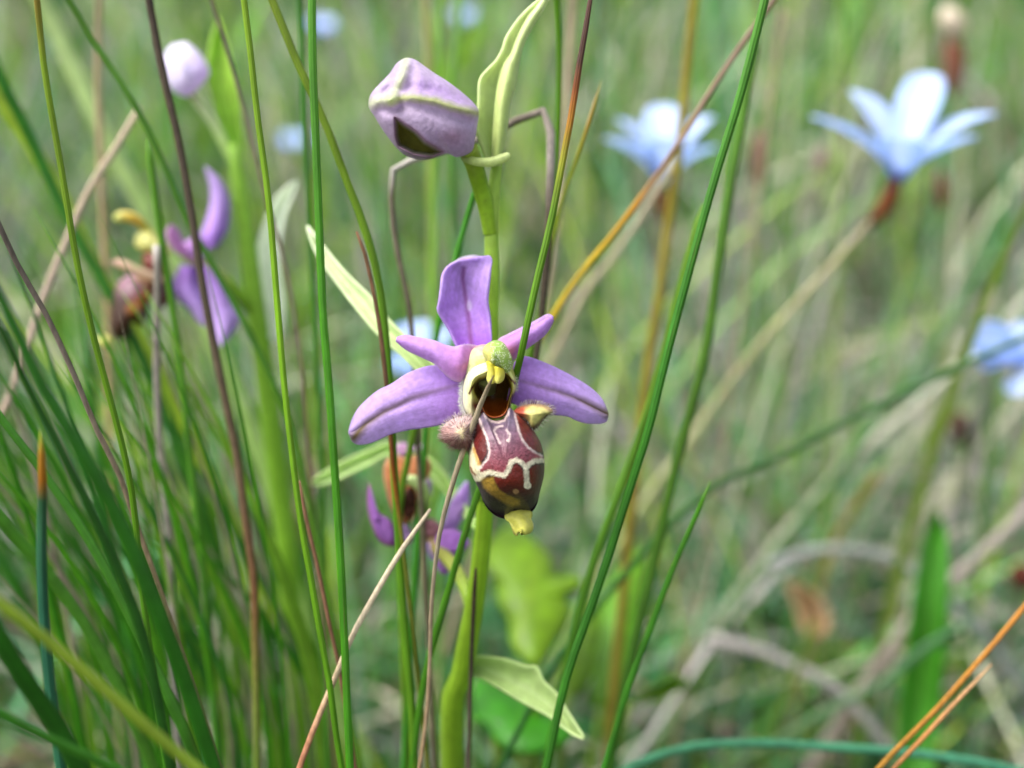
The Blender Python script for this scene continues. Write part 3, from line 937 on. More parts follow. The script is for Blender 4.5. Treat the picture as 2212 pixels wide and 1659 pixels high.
def c_lobr(px, py, r):
    x = (px - 929.0) / .17777; y = (py - 870.0) / .17777
    c = np.broadcast_to(lin((190, 182, 108)), px.shape + (3,)).copy()
    c = mixc(c, lin((160, 72, 52)), sm((x - 1170), 40))
    c = mixc(c, lin((150, 104, 78)), sm(seg_dist(x, y, [(1100, 30), (1250, 15), (1390, 40), (1490, 110)]) - 22, 22) * .8)
    c = mixc(c, lin((84, 48, 36)), sm(seg_dist(x, y, [(1245, 325), (1330, 265), (1420, 170)]) - 34, 20) * .9)
    return c * (.86 + .28 * fbm(x / 14, y / 14, 5))[..., None]


v, f, c, info, nf = blob_geo(lobe_r, q3([(1240, 150)])[0], .1002, .0018, .001, c_lobr, nth=90, nr=24)
lobe = link("side_lobe", v, f, c, M_LIP, parent=flower, origin=OO)
lobe["label"] = "pointed yellow green side lobe with a brown hairy edge"
nrm = normals_of(v, f); px, py, rr = info
x = (px - 929.0) / .17777; y = (py - 870.0) / .17777
cand = np.where((rr > .86) & (x > 1060))[0]
sel = RNG.choice(cand, 420)
rad_dir = np.stack([(px[sel] - (929 + 1230 * .17777)), (py[sel] - (870 + 160 * .17777))], 1)
rad_dir /= np.linalg.norm(rad_dir, axis=1)[:, None] + 1e-6
dirn = nrm[sel] * .4 + (rad_dir[:, :1] + .35) * R_ - rad_dir[:, 1:] * U_ + RNG.normal(0, .15, (len(sel), 3))
cl = np.where((RNG.uniform(0, 1, len(sel)) < .35)[:, None], lin((110, 74, 60)), lin((226, 220, 205)))
gB = hairs_geo(v[sel], dirn, RNG.uniform(.0002, .0005, len(sel)), .000012, cl)
# white fleece on the left flank of the throat and down on the petals
gC = edge_hairs(q1([(1040, 940), (1005, 985), (990, 1060), (984, 1150), (986, 1230), (1010, 1290), (1055, 1330)]), .1004, 420, .00042, .000012, (240, 242, 236), lambda a, b: (-1, .25), flower, spread=.35)
gD = edge_hairs(q1([(1385, 960), (1402, 1050), (1400, 1120)]), .1006, 90, .0003, .000011, (235, 238, 220), lambda a, b: (1, .1), flower)
gE = edge_hairs(pl_t, .1006, 220, .00022, .00001, (226, 205, 230), lambda a, b: (0, -1), flower)
gF = edge_hairs(pr_t, .1010, 220, .00024, .00001, (226, 205, 230), lambda a, b: (-.3, -1), flower)
gG = edge_hairs(pl_b, .1006, 160, .00018, .00001, (216, 190, 224), lambda a, b: (-.2, 1), flower)
V, Fc, Cc = merge(gA, gB, gC, gD, gE, gF, gG)
g = link("fringe_hair", V, Fc, Cc, M_HAIR, parent=flower, origin=OO); g["kind"] = "stuff"

# --- the bud above
bud_o = q4([(165, 628), (180, 570), (230, 512), (290, 450), (336, 385), (390, 352), (442, 360), (490, 390), (560, 440), (640, 490), (720, 550), (790, 610), (830, 660), (836, 700), (826, 760), (814, 840), (800, 905), (768, 936), (700, 955), (640, 934), (550, 965), (480, 971),
            (400, 950), (340, 902), (290, 842), (240, 772), (200, 705), (174, 665)])
RIDGES = [[(300, 605), (420, 590), (560, 610), (700, 655), (836, 692)], [(300, 605), (345, 520), (375, 440), (390, 352)], [(300, 605), (230, 610), (165, 635)]]
HOLE = [(328, 718), (400, 768), (450, 800), (510, 862), (612, 922), (550, 950), (440, 932), (350, 884), (334, 830)]


def c_bud(px, py, r):
    x = (px - 737.3) / .35555; y = py / .35555
    n = fbm(x / 45, y / 45, 14)
    c = np.broadcast_to(lin((192, 174, 204)), px.shape + (3,)) * (.84 + .32 * n)[..., None]
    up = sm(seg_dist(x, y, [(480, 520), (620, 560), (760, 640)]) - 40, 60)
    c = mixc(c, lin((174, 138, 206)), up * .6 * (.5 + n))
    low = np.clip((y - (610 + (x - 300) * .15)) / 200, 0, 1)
    c = mixc(c, lin((150, 128, 158)), low * .55)  # shade on the bud's underside, mixed into its colour
    c = mixc(c, lin((142, 100, 120)), sm(np.hypot((x - 690) / 1.5, y - 830) - 40, 40) * .6)
    w = (fbm(x / 20, y / 20, 19) - .5) * 14
    c = mixc(c, lin((168, 176, 110)), sm(seg_dist(x, y, RIDGES[0]) - 22 + w, 16) * .9)
    c = mixc(c, lin((192, 202, 158)), sm(seg_dist(x, y, RIDGES[1]) - 22 + w, 18) * .85)
    c = mixc(c, lin((196, 204, 160)), sm(seg_dist(x, y, RIDGES[2]) - 30 + w, 26) * .85)
    h = poly_in(x, y, HOLE)
    c = mixc(c, lin((116, 78, 88)), sm(h - 14, 10) * .7)
    c = mixc(c, lin((96, 100, 34)), sm(h + 4, 8))
    return c


def bud_disp(px, py, r):
    x = (px - 737.3) / .35555; y = py / .35555
    d = np.zeros_like(px)
    for k, R in enumerate(RIDGES):
        d -= .00055 * np.exp(-(seg_dist(x, y, R) / 34) ** 2) * np.clip((1 - r) * 6, 0, 1)
        d += .00030 * np.exp(-((seg_dist(x, y, R) - 60) / 34) ** 2) * np.clip((1 - r) * 6, 0, 1)
    d += .0022 * sm(poly_in(x, y, HOLE) + 6, 14) * np.clip((1 - r) * 8, 0, 1)
    return d + .0003 * (fbm(x / 90, y / 90, 29) - .5) * np.clip((1 - r) * 6, 0, 1)


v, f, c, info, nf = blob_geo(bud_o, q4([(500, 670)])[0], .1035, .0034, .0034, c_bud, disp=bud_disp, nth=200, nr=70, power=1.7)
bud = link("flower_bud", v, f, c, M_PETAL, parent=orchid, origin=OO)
bud["label"] = "closed lilac bud with green keels and a torn hole"
# ovary of the bud, running back into the stem
ovary_tube("ovary", [(1010, 320, 40, .1040), (1022, 350, 40, .1052), (1036, 400, 36, .1065), (1050, 450, 36, .1072), (1060, 505, 34, .1078)], [(0, (160, 180, 60)), (.4, (136, 172, 30)), (1, (150, 190, 40))], orchid, OO)

# --- bracts
def bract_col(a, b, seed):
    def fn(u, v, px, py):
        n = fbm(v * 14, u * 5 + seed, seed)
        c = np.broadcast_to(lin(a), px.shape + (3,)) * (.88 + .24 * n)[..., None]
        return mixc(c, lin(b), np.clip(u, 0, 1) * .8)
    return fn


b_l = q4([(905, 1010), (870, 930), (822, 790), (833, 640), (836, 520), (850, 468), (892, 420), (942, 368), (980, 300), (1002, 232), (1060, 140), (1130, 60), (1200, 0), (1262, -60)])
b_m = q4([(925, 1010), (920, 930), (926, 800), (934, 690), (942, 600), (962, 480), (992, 385), (1030, 335), (1060, 260), (1095, 180), (1140, 100), (1180, 55), (1225, -10), (1264, -62)])
b_r = q4([(960, 1010), (976, 930), (1000, 800), (1020, 640), (1060, 480), (1085, 330), (1108, 255), (1142, 190), (1172, 135), (1200, 90), (1230, 40), (1252, -5), (1262, -40), (1268, -62)])
gl = sheet_geo(b_l, b_m, lambda u, v: .1066 + .0014 * np.sin(np.pi * .5 * v) - .0006 * (1 - v) - .0010 * u, bract_col((186, 206, 128), (226, 234, 190), 5), 60, 12)
gr = sheet_geo(b_m, b_r, lambda u, v: .1064 - .0014 * np.sin(np.pi * v) + .0004 * v - .0010 * u, bract_col((194, 212, 120), (222, 232, 184), 6), 60, 14)
V, Fc, Cc = merge((gl[0], gl[1].tolist(), gl[2]), (gr[0], gr[1].tolist(), gr[2]))
link("bract", V, Fc, Cc, M_BRACT, parent=orchid, origin=OO, solid=.00025)
# the rolled collar at its foot
ovary_tube("bract", [(1098, 333, 9, .1040), (1088, 342, 19, .1036), (1060, 351, 21, .1034), (1030, 350, 18, .1036), (1004, 342, 14, .1044), (1000, 336, 8, .1055)], [(0, (206, 218, 150)), (1, (176, 200, 100))], orchid, OO, ridge=.12, sides=10)
# bract behind the open flower
bb_l = [(664, 488), (690, 520), (722, 560), (760, 602), (800, 640), (840, 690), (880, 730), (930, 780), (1010, 870)]
bb_r = [(664, 490), (682, 545), (722, 604), (766, 662), (812, 718), (858, 760), (900, 800), (950, 845), (1010, 890)]
sheet("bract", bb_l, bb_r, lambda u, v: .1180 - .0120 * u + .0012 * np.sin(np.pi * v), bract_col((226, 236, 200), (160, 196, 70), 8), M_BRACT, orchid, OO, nu=50, nv=13)
# lower pale bract, hooked over the old flower's stalk
lo_t = [(985, 1432), (1022, 1419), (1084, 1422), (1136, 1438), (1160, 1440), (1174, 1470), (1204, 1500), (1230, 1542), (1262, 1592)]
lo_b = [(985, 1470), (1026, 1460), (1072, 1484), (1120, 1513), (1164, 1536), (1194, 1553), (1214, 1570), (1240, 1588), (1262, 1596)]
sheet("bract", lo_t, lo_b, lambda u, v: .1165 - .0045 * u + .0012 * np.sin(np.pi * v), bract_col((170, 200, 110), (214, 230, 170), 9), M_BRACT, orchid, OO, nu=50, nv=13)
# narrow bract of the withered flower
nb_l = [(668, 1042), (700, 1020), (745, 995), (800, 972), (850, 958), (940, 1000), (1030, 1130)]
nb_r = [(668, 1046), (705, 1046), (752, 1026), (805, 1000), (850, 985), (930, 1030), (1030, 1150)]
sheet("bract", nb_l, nb_r, lambda u, v: .1285 - .0150 * np.clip((u - .82) / .18, 0, 1) + .001 * np.sin(np.pi * v), bract_col((206, 230, 160), (170, 205, 110), 10), M_BRACT, orchid, OO, nu=50, nv=9)

# --- the withered flower lower on the same stem
def q5(pts): return [(737.3 + x * .24446, 884.8 + y * .24446) for x, y in pts]


WD = .1235
old = ovary_tube("withered_flower", [(915, 1150, 30, WD), (945, 1185, 30, .1215), (985, 1230, 28, .118), (1012, 1290, 28, .1148), (1020, 1345, 26, .1142)], [(0, (170, 120, 110)), (.3, (150, 150, 70)), (1, (130, 172, 36))], orchid, OO)
old["label"] = "faded older flower with crumpled mauve sepals"


def c_old(base, edge, seed):
    def fn(px, py, r):
        n = fbm(px / 10, py / 10, seed)
        c = np.broadcast_to(lin(base), px.shape + (3,)) * (.8 + .4 * n)[..., None]
        return mixc(c, lin(edge), np.clip((r - .75) / .25, 0, 1) * .7)
    return fn


def old_piece(name, pts, base, edge, d, h, seed, mat=M_PETAL):
    o = q5(pts)
    c0 = np.mean(o, axis=0)
    v, f, c, _, _ = blob_geo(o, c0, d, h, .0004, c_old(base, edge, seed), disp=lambda px, py, r: .0012 * (fbm(px / 25, py / 25, seed) - .5) * (1 - r), nth=48, nr=14)
    return link(name, v, f, c, mat, parent=old, origin=OO)


old_piece("sepal", [(240, 640), (228, 800), (248, 950), (300, 1100), (370, 1190), (470, 1210), (500, 1130), (440, 985), (350, 920), (290, 835), (262, 700)], (150, 100, 176), (150, 70, 110), WD - .002, .001, 3)
old_piece("petal", [(510, 1050), (570, 1010), (620, 1090), (640, 1160), (540, 1190)], (170, 140, 190), (150, 100, 140), WD - .001, .0006, 4)
old_piece("sepal", [(1112, 628), (1132, 750), (1122, 880), (1050, 1000), (1000, 1065), (890, 1065), (920, 950), (960, 820), (1040, 705)], (184, 146, 214), (200, 170, 224), WD - .0005, .001, 5)
old_piece("sepal", [(860, 1080), (1000, 1055), (1100, 1125), (1134, 1190), (1080, 1250), (1020, 1340), (940, 1445), (895, 1462), (840, 1385), (815, 1250)], (160, 106, 188), (176, 130, 200), WD - .002, .0012, 6)
old_piece("petal", [(748, 1190), (795, 1155), (850, 1180), (860, 1290), (790, 1325)], (176, 150, 206), (190, 170, 214), WD - .0015, .0005, 7)
old_piece("petal", [(690, 1000), (800, 960), (890, 1040), (860, 1120), (720, 1130), (640, 1080)], (186, 130, 140), (190, 150, 150), WD - .001, .001, 8)
old_piece("lip", [(385, 470), (450, 400), (560, 420), (680, 400), (780, 440), (790, 560), (740, 640), (690, 800), (640, 960), (540, 1010), (450, 900), (390, 700), (370, 560)], (176, 112, 66), (196, 150, 110), WD - .001, .0016, 9)
old_piece("throat", [(560, 720), (620, 690), (660, 780), (650, 900), (590, 960), (540, 900)], (66, 32, 20), (110, 60, 30), WD - .0028, .0008, 10)
old_piece("petal", [(480, 330), (540, 290), (600, 320), (590, 400), (520, 420)], (196, 156, 190), (200, 170, 200), WD + .001, .0008, 11)
old_piece("petal", [(640, 340), (690, 300), (750, 330), (745, 390), (680, 410)], (196, 150, 196), (200, 170, 204), WD + .001, .0008, 12)
old_piece("side_lobe", [(740, 600), (800, 640), (800, 760), (760, 720)], (190, 170, 200), (190, 170, 200), WD, .0005, 14)
ovary_tube("column", [q5([(570, 640)])[0] + (16, WD - .003), q5([(620, 625)])[0] + (24, WD - .0035), q5([(690, 660)])[0] + (26, WD - .0035), q5([(735, 760)])[0] + (26, WD - .003), q5([(735, 880)])[0] + (20, WD - .002), q5([(730, 1020)])[0] + (16, WD)],
           [(0, (206, 220, 160)), (.4, (186, 210, 130)), (.6, (110, 150, 30)), (1, (190, 190, 130))], old, OO)

# ------------------------------------------------------------------ the second orchid, seen from the side behind the grass
def q6(pts): return [(184.3 + x * .26662, 331.8 + y * .26662) for x, y in pts]


D2 = .1420
R2 = P(640, 1900, .158).copy(); R2[2] = 0
orchid2 = empty("orchid_plant", R2, "blurred bee orchid turned sideways, with a pale round bud, behind the dark stalk", "orchid", "bee orchids")
tr = [(500, 310, 26, D2), (508, 345, 30, D2), (524, 450, 36, D2 + .001), (538, 560, 40, D2 + .002), (552, 660, 42, D2 + .003), (570, 790, 44, D2 + .005), (590, 950, 46, D2 + .007), (612, 1120, 46, D2 + .009), (628, 1300, 46, D2 + .011)]
pp = np.array([P(a, b, d) for a, b, w, d in tr] + [R2 * .5 + P(628, 1300, D2 + .011) * .5, R2 - np.array([0, 0, .003])])
rr_ = np.array([w * .4 * d / 2212 for a, b, w, d in tr] + [.0014, .0016])
cc = catmull(np.column_stack([pp, rr_]), 70)
v, f, c = tube_mesh(cc[:, :3], cc[:, 3], ramp([(0, (140, 185, 60)), (.3, (128, 176, 40)), (1, (100, 145, 40))], np.linspace(0, 1, 70)), 12, .03)
link("stem", v, f, c, M_BRACT, parent=orchid2, origin=R2)
v, f, c, _, _ = blob_geo([(349, 140), (354, 122), (366, 100), (380, 94), (402, 91), (420, 104), (436, 122), (452, 150), (449, 166), (438, 182), (418, 200), (402, 209), (384, 203), (366, 186)], (400, 150), D2 - .001, .0032, .0032,
                         lambda px, py, r: mixc(np.broadcast_to(lin((226, 220, 240)), px.shape + (3,)), lin((208, 176, 226)), sm(-(px + py * .6 - 510), 30) * .8), nth=60, nr=20,
                         disp=lambda px, py, r: (-.0012 * np.exp(-(((px - 395) - (py - 150) * .4) / 9) ** 2) + .0008 * (fbm(px / 22, py / 22, 3) - .5)) * (1 - r))
b2 = link("flower_bud", v, f, c, M_PETAL, parent=orchid2, origin=R2)
ovary_tube("ovary", [(408, 196, 20, D2), (440, 235, 22, D2), (470, 280, 22, D2), (500, 345, 22, D2)], [(0, (210, 216, 170)), (.4, (200, 216, 160)), (1, (150, 190, 80))], orchid2, R2)
sheet("bract", [(505, 350), (488, 300), (468, 240), (452, 190), (448, 140), (458, 80), (472, 36)], [(525, 350), (524, 300), (518, 230), (510, 180), (500, 130), (486, 80), (472, 36)],
      lambda u, v: D2 + .001 + .0015 * np.sin(np.pi * v), bract_col((160, 208, 70), (180, 214, 90), 31), M_BRACT, orchid2, R2, nu=40, nv=11)
sheet("bract", [(592, 740), (568, 700), (556, 650), (550, 580), (562, 510), (590, 440), (622, 402), (642, 392)], [(604, 740), (612, 690), (612, 640), (604, 580), (606, 520), (618, 460), (634, 420), (642, 392)],
      lambda u, v: D2 + .004 + .0018 * np.sin(np.pi * v) - .003 * u, bract_col((240, 247, 232), (240, 247, 230), 32), M_BRACT, orchid2, R2, nu=40, nv=11)
fl2 = ovary_tube("flower", [(400, 545, 26, D2 - .001), (430, 565, 26, D2 - .001), (470, 592, 26, D2 - .0005), (510, 628, 28, D2 + .001), (550, 672, 30, D2 + .003)],
                 [(0, (200, 150, 190)), (.3, (180, 180, 110)), (.6, (140, 185, 50)), (1, (128, 176, 40))], orchid2, R2)


def sp2(name, L, Rr, dfn, seed, base=None, mat=M_PETAL):
    col = petal_color(0, None, 1, lin((190, 160, 226)), seed, dark_base=.75) if base is None else (lambda u, v, px, py: np.broadcast_to(lin(base), px.shape + (3,)) * (.85 + .3 * fbm(px / 9, py / 9, seed))[..., None])
    return sheet(name, q6(L), q6(Rr), dfn, col, mat, fl2, R2, nu=36, nv=11)


sp2("sepal", [(1000, 770), (935, 680), (960, 600), (1000, 480), (1020, 350), (1005, 220), (970, 108)], [(1040, 770), (1095, 705), (1150, 620), (1168, 500), (1160, 360), (1090, 210), (970, 108)],
    lambda u, v: D2 - .002 * np.sin(np.pi * v), 3)
sp2("sepal", [(940, 900), (990, 1060), (1010, 1200), (1030, 1350), (1060, 1480), (1100, 1562)], [(990, 930), (1060, 1015), (1135, 1120), (1195, 1240), (1243, 1370), (1100, 1562)],
    lambda u, v: D2 - .003 - .002 * np.sin(np.pi * v), 6)
sp2("sepal", [(780, 900), (715, 1030), (708, 1115), (770, 1195), (850, 1262), (910, 1350), (968, 1400)], [(900, 920), (930, 1020), (950, 1110), (970, 1200), (985, 1280), (985, 1350), (968, 1400)],
    lambda u, v: D2 - .0005 - .0015 * np.sin(np.pi * v), 9)
sp2("petal", [(800, 830), (730, 790), (670, 700), (660, 640), (690, 575)], [(830, 780), (800, 740), (770, 680), (740, 620), (690, 575)], lambda u, v: D2 - .003 - .001 * np.sin(np.pi * v) - .002 * u, 12, (206, 150, 206))
sp2("petal", [(880, 850), (800, 800), (800, 740), (860, 690), (930, 690)], [(980, 860), (990, 820), (985, 770), (970, 720), (930, 690)], lambda u, v: D2 - .002 - .0012 * np.sin(np.pi * v), 13, (196, 150, 214))


def bl2(name, pts, ctr_, d, hf, hb, fn, mat=M_LIP):
    v, f, c, _, _ = blob_geo(q6(pts), q6([ctr_])[0], d, hf, hb, fn, nth=60, nr=16)
    return link(name, v, f, c, mat, parent=fl2, origin=R2)


flatc = lambda a, b, seed: (lambda px, py, r: mixc(np.broadcast_to(lin(a), px.shape + (3,)), lin(b), np.clip(fbm(px / 12, py / 12, seed) * 2 - .5, 0, 1)))


def c_lip2(px, py, r):
    x = (px - 184.3) / .26662; y = (py - 331.8) / .26662
    c = np.broadcast_to(lin((52, 26, 14)), px.shape + (3,)).copy()
    c = mixc(c, lin((146, 104, 122)), sm(y - 1120, 70) * (.6 + .4 * fbm(x / 60, y / 60, 5)))
    c = mixc(c, lin((176, 112, 50)), sm(seg_dist(x, y, [(380, 1260), (450, 1200), (510, 1130)]) - 40, 30))
    c = mixc(c, lin((96, 36, 44)), sm(seg_dist(x, y, [(370, 1170), (430, 1110)]) - 30, 20))
    c = mixc(c, lin((150, 110, 40)), sm(seg_dist(x, y, [(420, 1010), (530, 1050)]) - 22, 20))
    return c


bl2("lip", [(270, 1040), (350, 985), (450, 960), (560, 985), (580, 1080), (520, 1220), (495, 1370), (430, 1400), (385, 1360), (350, 1480), (260, 1505), (205, 1470), (200, 1330), (230, 1150)], (370, 1220), D2 - .001, .003, .002, c_lip2)
bl2("side_lobe", [(560, 1000), (630, 990), (668, 1080), (670, 1200), (630, 1250), (590, 1220), (560, 1100)], (615, 1120), D2 - .002, .0015, .001, flatc((60, 24, 24), (80, 34, 28), 4))
bl2("side_lobe", [(215, 870), (300, 855), (420, 910), (540, 960), (640, 1010), (600, 1050), (480, 1010), (350, 960), (250, 915)], (430, 950), D2 - .004, .001, .0006, flatc((200, 160, 150), (206, 190, 150), 6), M_PETAL)
bl2("throat", [(480, 800), (560, 790), (640, 870), (640, 990), (560, 980), (480, 940), (460, 870)], (550, 890), D2 - .002, .0016, .001, flatc((90, 34, 30), (130, 60, 40), 8))
bl2("column_base", [(400, 700), (430, 640), (500, 630), (590, 690), (680, 760), (660, 860), (560, 820), (470, 800), (410, 760)], (520, 740), D2 - .002, .0016, .0012, flatc((206, 204, 120), (190, 190, 110), 9), M_WAX)
ovary_tube("anther_cap", [q6([(245, 545)])[0] + (14, D2 - .003), q6([(280, 510)])[0] + (22, D2 - .003), q6([(350, 515)])[0] + (24, D2 - .003), q6([(430, 550)])[0] + (20, D2 - .0025), q6([(500, 620)])[0] + (18, D2 - .002), q6([(550, 680)])[0] + (18, D2 - .002)],
           [(0, (190, 206, 120)), (.35, (214, 186, 70)), (.5, (206, 170, 50)), (.75, (170, 170, 50)), (1, (190, 194, 90))], fl2, R2, mat=M_WAX)
bl2("appendage", [(100, 1500), (150, 1470), (210, 1490), (215, 1550), (150, 1570), (105, 1550)], (155, 1520), D2 - .001, .0008, .0006, flatc((206, 210, 110), (216, 216, 130), 3), M_WAX)


# ------------------------------------------------------------------ blue flowers
def tepal(base, tip, ctrl, width, axis, seed, stripe=True):
    n, m = 22, 9
    t = np.linspace(0, 1, n)[:, None]
    p = base * (1 - t) ** 2 + 2 * ctrl * t * (1 - t) + tip * t ** 2
    tg = np.gradient(p, axis=0); tg /= np.linalg.norm(tg, axis=1)[:, None]
    side = np.cross(tg, axis); side /= np.linalg.norm(side, axis=1)[:, None] + 1e-9
    nrm = np.cross(side, tg)
    tt = t[:, 0]
    w = width * np.clip(0.28 + 0.95 * np.sin(np.pi * np.clip(tt, 0, 1) ** 1.25 * .93) ** .8 * .75, 0.02, 1) * np.where(tt > .8, np.sqrt(np.clip(1 - ((tt - .8) / .2) ** 2 * .985, 0, 1)), 1)
    s = np.linspace(-1, 1, m)
    V = p[:, None] + side[:, None] * (s[None, :, None] * w[:, None, None] * .5) + nrm[:, None] * ((s ** 2)[None, :, None] * w[:, None, None] * .12)
    uu, vv = np.meshgrid(tt, np.abs(s), indexing='ij')
    c = np.broadcast_to(lin((196, 216, 250)), uu.shape + (3,)).copy()
    c = mixc(c, lin((226, 236, 253)), np.clip(1 - vv / .75, 0, 1) * .85 * np.clip(uu * 3, 0, 1))
    c = mixc(c, lin((140, 140, 224)), np.clip(1 - uu / .16, 0, 1) * .6)
    i = np.arange(n - 1)[:, None] * m; j = np.arange(m - 1)[None]
    f = np.stack([i + j, i + j + 1, i + m + j + 1, i + m + j], -1).reshape(-1, 4)
    return V.reshape(-1, 3), f, c.reshape(-1, 3)


def blue_flower(base, tips, d, calyx, stem, label, width=.0064):
    """base px; tips (px,py,depth offset,bulge) ; calyx trace; stem trace, all from the top down"""
    B = P(base[0], base[1], d)
    tr_ = np.array([P(a, b, dd) for a, b, w, dd in stem])
    full = to_ground(tr_)
    root = full[-1].copy(); root[2] = 0
    e = empty("blue_wildflower", root, label, "flower", "pale blue six petalled wildflowers")
    tipv = [P(a, b, d + o) for a, b, o, k in tips]
    axis = np.mean(tipv, axis=0) - B; axis /= np.linalg.norm(axis)
    for k, (tv, (a, b, o, bulge)) in enumerate(zip(tipv, tips)):
        out = tv - B
        h = np.dot(out, axis)
        ctrl = B + axis * h * (.62 + bulge) + (out - axis * h) * .30
        V, f, c = tepal(B, tv, ctrl, width, axis, k)
        link("petal", V, f, c, M_BLUE, parent=e, origin=root, solid=.00018)
    stalk("calyx", calyx, [(0, (96, 60, 60)), (.4, (112, 62, 28)), (1, (70, 52, 30))], "calyx", parent=e, origin=root, root=False, blunt=True, n=20, mat=M_DRY, ridge=.05)
    rad = np.array([w * .4 * dd / 2212 for a, b, w, dd in stem] + [stem[-1][2] * .4 * stem[-1][3] / 2212] * (len(full) - len(tr_)))
    c_ = catmull(np.column_stack([full, rad]), 60)
    v, f, c = tube_mesh(c_[:, :3], c_[:, 3], ramp([(0, (150, 140, 110)), (.3, (176, 180, 130)), (.6, (140, 165, 70)), (1, (90, 130, 70))], np.linspace(0, 1, 60)), 8, .05)
    link("stem", v, f, c, M_RUSH, parent=e, origin=root)
    return e


DB = .185
blue_flower((1938, 392), [(1752, 252, -.004, .10), (1838, 196, .006, .12), (2012, 158, .005, .15), (2152, 246, -.002, .12), (2112, 296, -.007, .0), (1944, 300, -.014, .0)], DB,
            [(1936, 385, 26, DB), (1922, 425, 36, DB), (1900, 462, 32, DB), (1876, 490, 14, DB)],
            [(1885, 470, 13, DB), (1800, 570, 15, DB), (1720, 655, 16, DB + .002), (1640, 745, 16, DB + .004), (1560, 850, 16, DB + .008), (1480, 965, 16, DB + .012), (1420, 1045, 16, DB + .016)],
            "large open blue flower on a slanting bleached stalk with a rust brown calyx")
DC = .205
blue_flower((1432, 400), [(1306, 300, -.005, .1), (1332, 258, .002, .1), (1432, 226, .006, .12), (1540, 252, .004, .12), (1552, 318, -.004, .1), (1440, 300, -.012, .1)], DC,
            [(1430, 400, 24, DC), (1430, 425, 26, DC), (1430, 455, 22, DC), (1430, 480, 10, DC)],
            [(1430, 460, 12, DC), (1428, 620, 12, DC + .01), (1420, 800, 12, DC + .02), (1410, 1000, 12, DC + .035)],
            "blue flower crossed by a yellow stalk and a thin brown stem")
DD = .215
blue_flower((2230, 790), [(2105, 705, -.004, .1), (2100, 780, -.008, .05), (2130, 800, -.006, .0), (2190, 700, .006, .1), (2290, 710, .004, .1), (2215, 850, -.012, .05)], DD,
            [(2232, 788, 24, DD), (2244, 800, 26, DD + .004), (2254, 815, 22, DD + .008), (2264, 830, 10, DD + .012)],
            [(2260, 824, 12, DD + .010), (2280, 1000, 14, DD + .02), (2290, 1300, 14, DD + .03)],
            "blue flower facing outward low among the green grass")
DE = .190
blue_flower((915, 830), [(838, 772, -.004, .1), (880, 700, .004, .1), (905, 695, .006, .1), (975, 708, .004, .1), (990, 760, -.002, .1), (850, 790, -.008, .1)], DE,
            [(915, 825, 24, DE), (915, 850, 26, DE), (915, 880, 22, DE), (915, 905, 10, DE)],
            [(915, 890, 12, DE), (912, 1000, 12, DE + .004), (905, 1200, 12, DE + .012), (895, 1400, 12, DE + .02)],
            "blue flower half hidden behind the focused orchid's petals")
for (bx, by, dd, sc_, lab) in [(695, 75, .42, 22, "tiny far blue flower beside the paired upright green rushes"), (632, 325, .40, 24, "tiny far blue flower between the white bract and the olive rush"), (1000, 52, .48, 20, "tiny far blue flower above the lilac bud")]:
    blue_flower((bx, by), [(bx - sc_, by - sc_, -.004, .1), (bx - sc_ * .4, by - sc_ * 1.6, .004, .1), (bx + sc_ * .5, by - sc_ * 1.6, .004, .1), (bx + sc_, by - sc_, 0, .1), (bx + sc_ * .6, by - sc_ * .5, -.006, .1), (bx - sc_ * .5, by - sc_ * .5, -.006, .1)], dd,
                [(bx, by, 9, dd), (bx, by + 9, 11, dd), (bx, by + 20, 9, dd), (bx, by + 26, 4, dd)], [(bx, by + 20, 5, dd), (bx + 2, by + 90, 5, dd + .01), (bx + 4, by + 170, 5, dd + .02)], lab, width=.0075)


# closed brown calyces on their stalks
def bud_stalk(px, py, w, h, d, lab, col=(86, 50, 42), tipc=(120, 96, 88)):
    tr_ = [(px - 2, py - h * .5, w * .3, d), (px, py - h * .25, w * .8, d), (px + 2, py, w, d), (px + 2, py + h * .3, w * .8, d), (px, py + h * .5, w * .3, d)]
    st_ = [(px, py + h * .45, 9, d), (px - 4, py + h * .5 + 120, 9, d + .01), (px - 10, py + h * .5 + 300, 9, d + .02)]
    pts = to_ground(np.array([P(a, b, q) for a, b, w_, q in st_]))
    root = pts[-1].copy(); root[2] = 0
    e = empty("seed_head", root, lab, "seed head", "brown closed seed heads")
    stalk("calyx", tr_, [(0, tipc), (.35, col), (1, (80, 52, 40))], "calyx", parent=e, origin=root, root=False, n=18, mat=M_DRY)
    r_ = np.full(len(pts), 9 * .4 * d / 2212)
    c_ = catmull(np.column_stack([pts, r_]), 40)
    v, f, c = tube_mesh(c_[:, :3], c_[:, 3], np.broadcast_to(lin((110, 130, 80)), (40, 3)), 6, 0)
    link("stem", v, f, c, M_RUSH, parent=e, origin=root)


bud_stalk(1640, 345, 34, 130, .24, "dark reddish brown seed head between the two open blue flowers")
bud_stalk(1775, 350, 30, 70, .30, "small greyish pink seed head left of the large blue flower's calyx", (116, 94, 94))
bud_stalk(2032, 410, 22, 90, .27, "slim red brown seed head just right of the large blue flower's calyx", (92, 52, 48))
bud_stalk(2072, 925, 44, 70, .25, "nearly black round seed head below the low blue flower", (60, 38, 30), (70, 44, 34))
bud_stalk(2205, 1245, 50, 60, .24, "dark rust seed head above the orange stalks", (76, 34, 22), (90, 44, 30))
bud_stalk(2060, 130, 40, 150, .26, "rust seed head topped with a bleached cream tuft", (112, 70, 52), (130, 90, 70))
stalk("cream_tuft", [(2040, 12, 14, .258), (2050, 35, 46, .258), (2062, 60, 44, .258), (2066, 90, 22, .259), (2064, 112, 12, .26)], [(0, (186, 176, 156)), (1, (160, 142, 122))], "bleached cream tuft on top of the rust seed head", "seed head", mat=M_DRY, root=False, n=24)


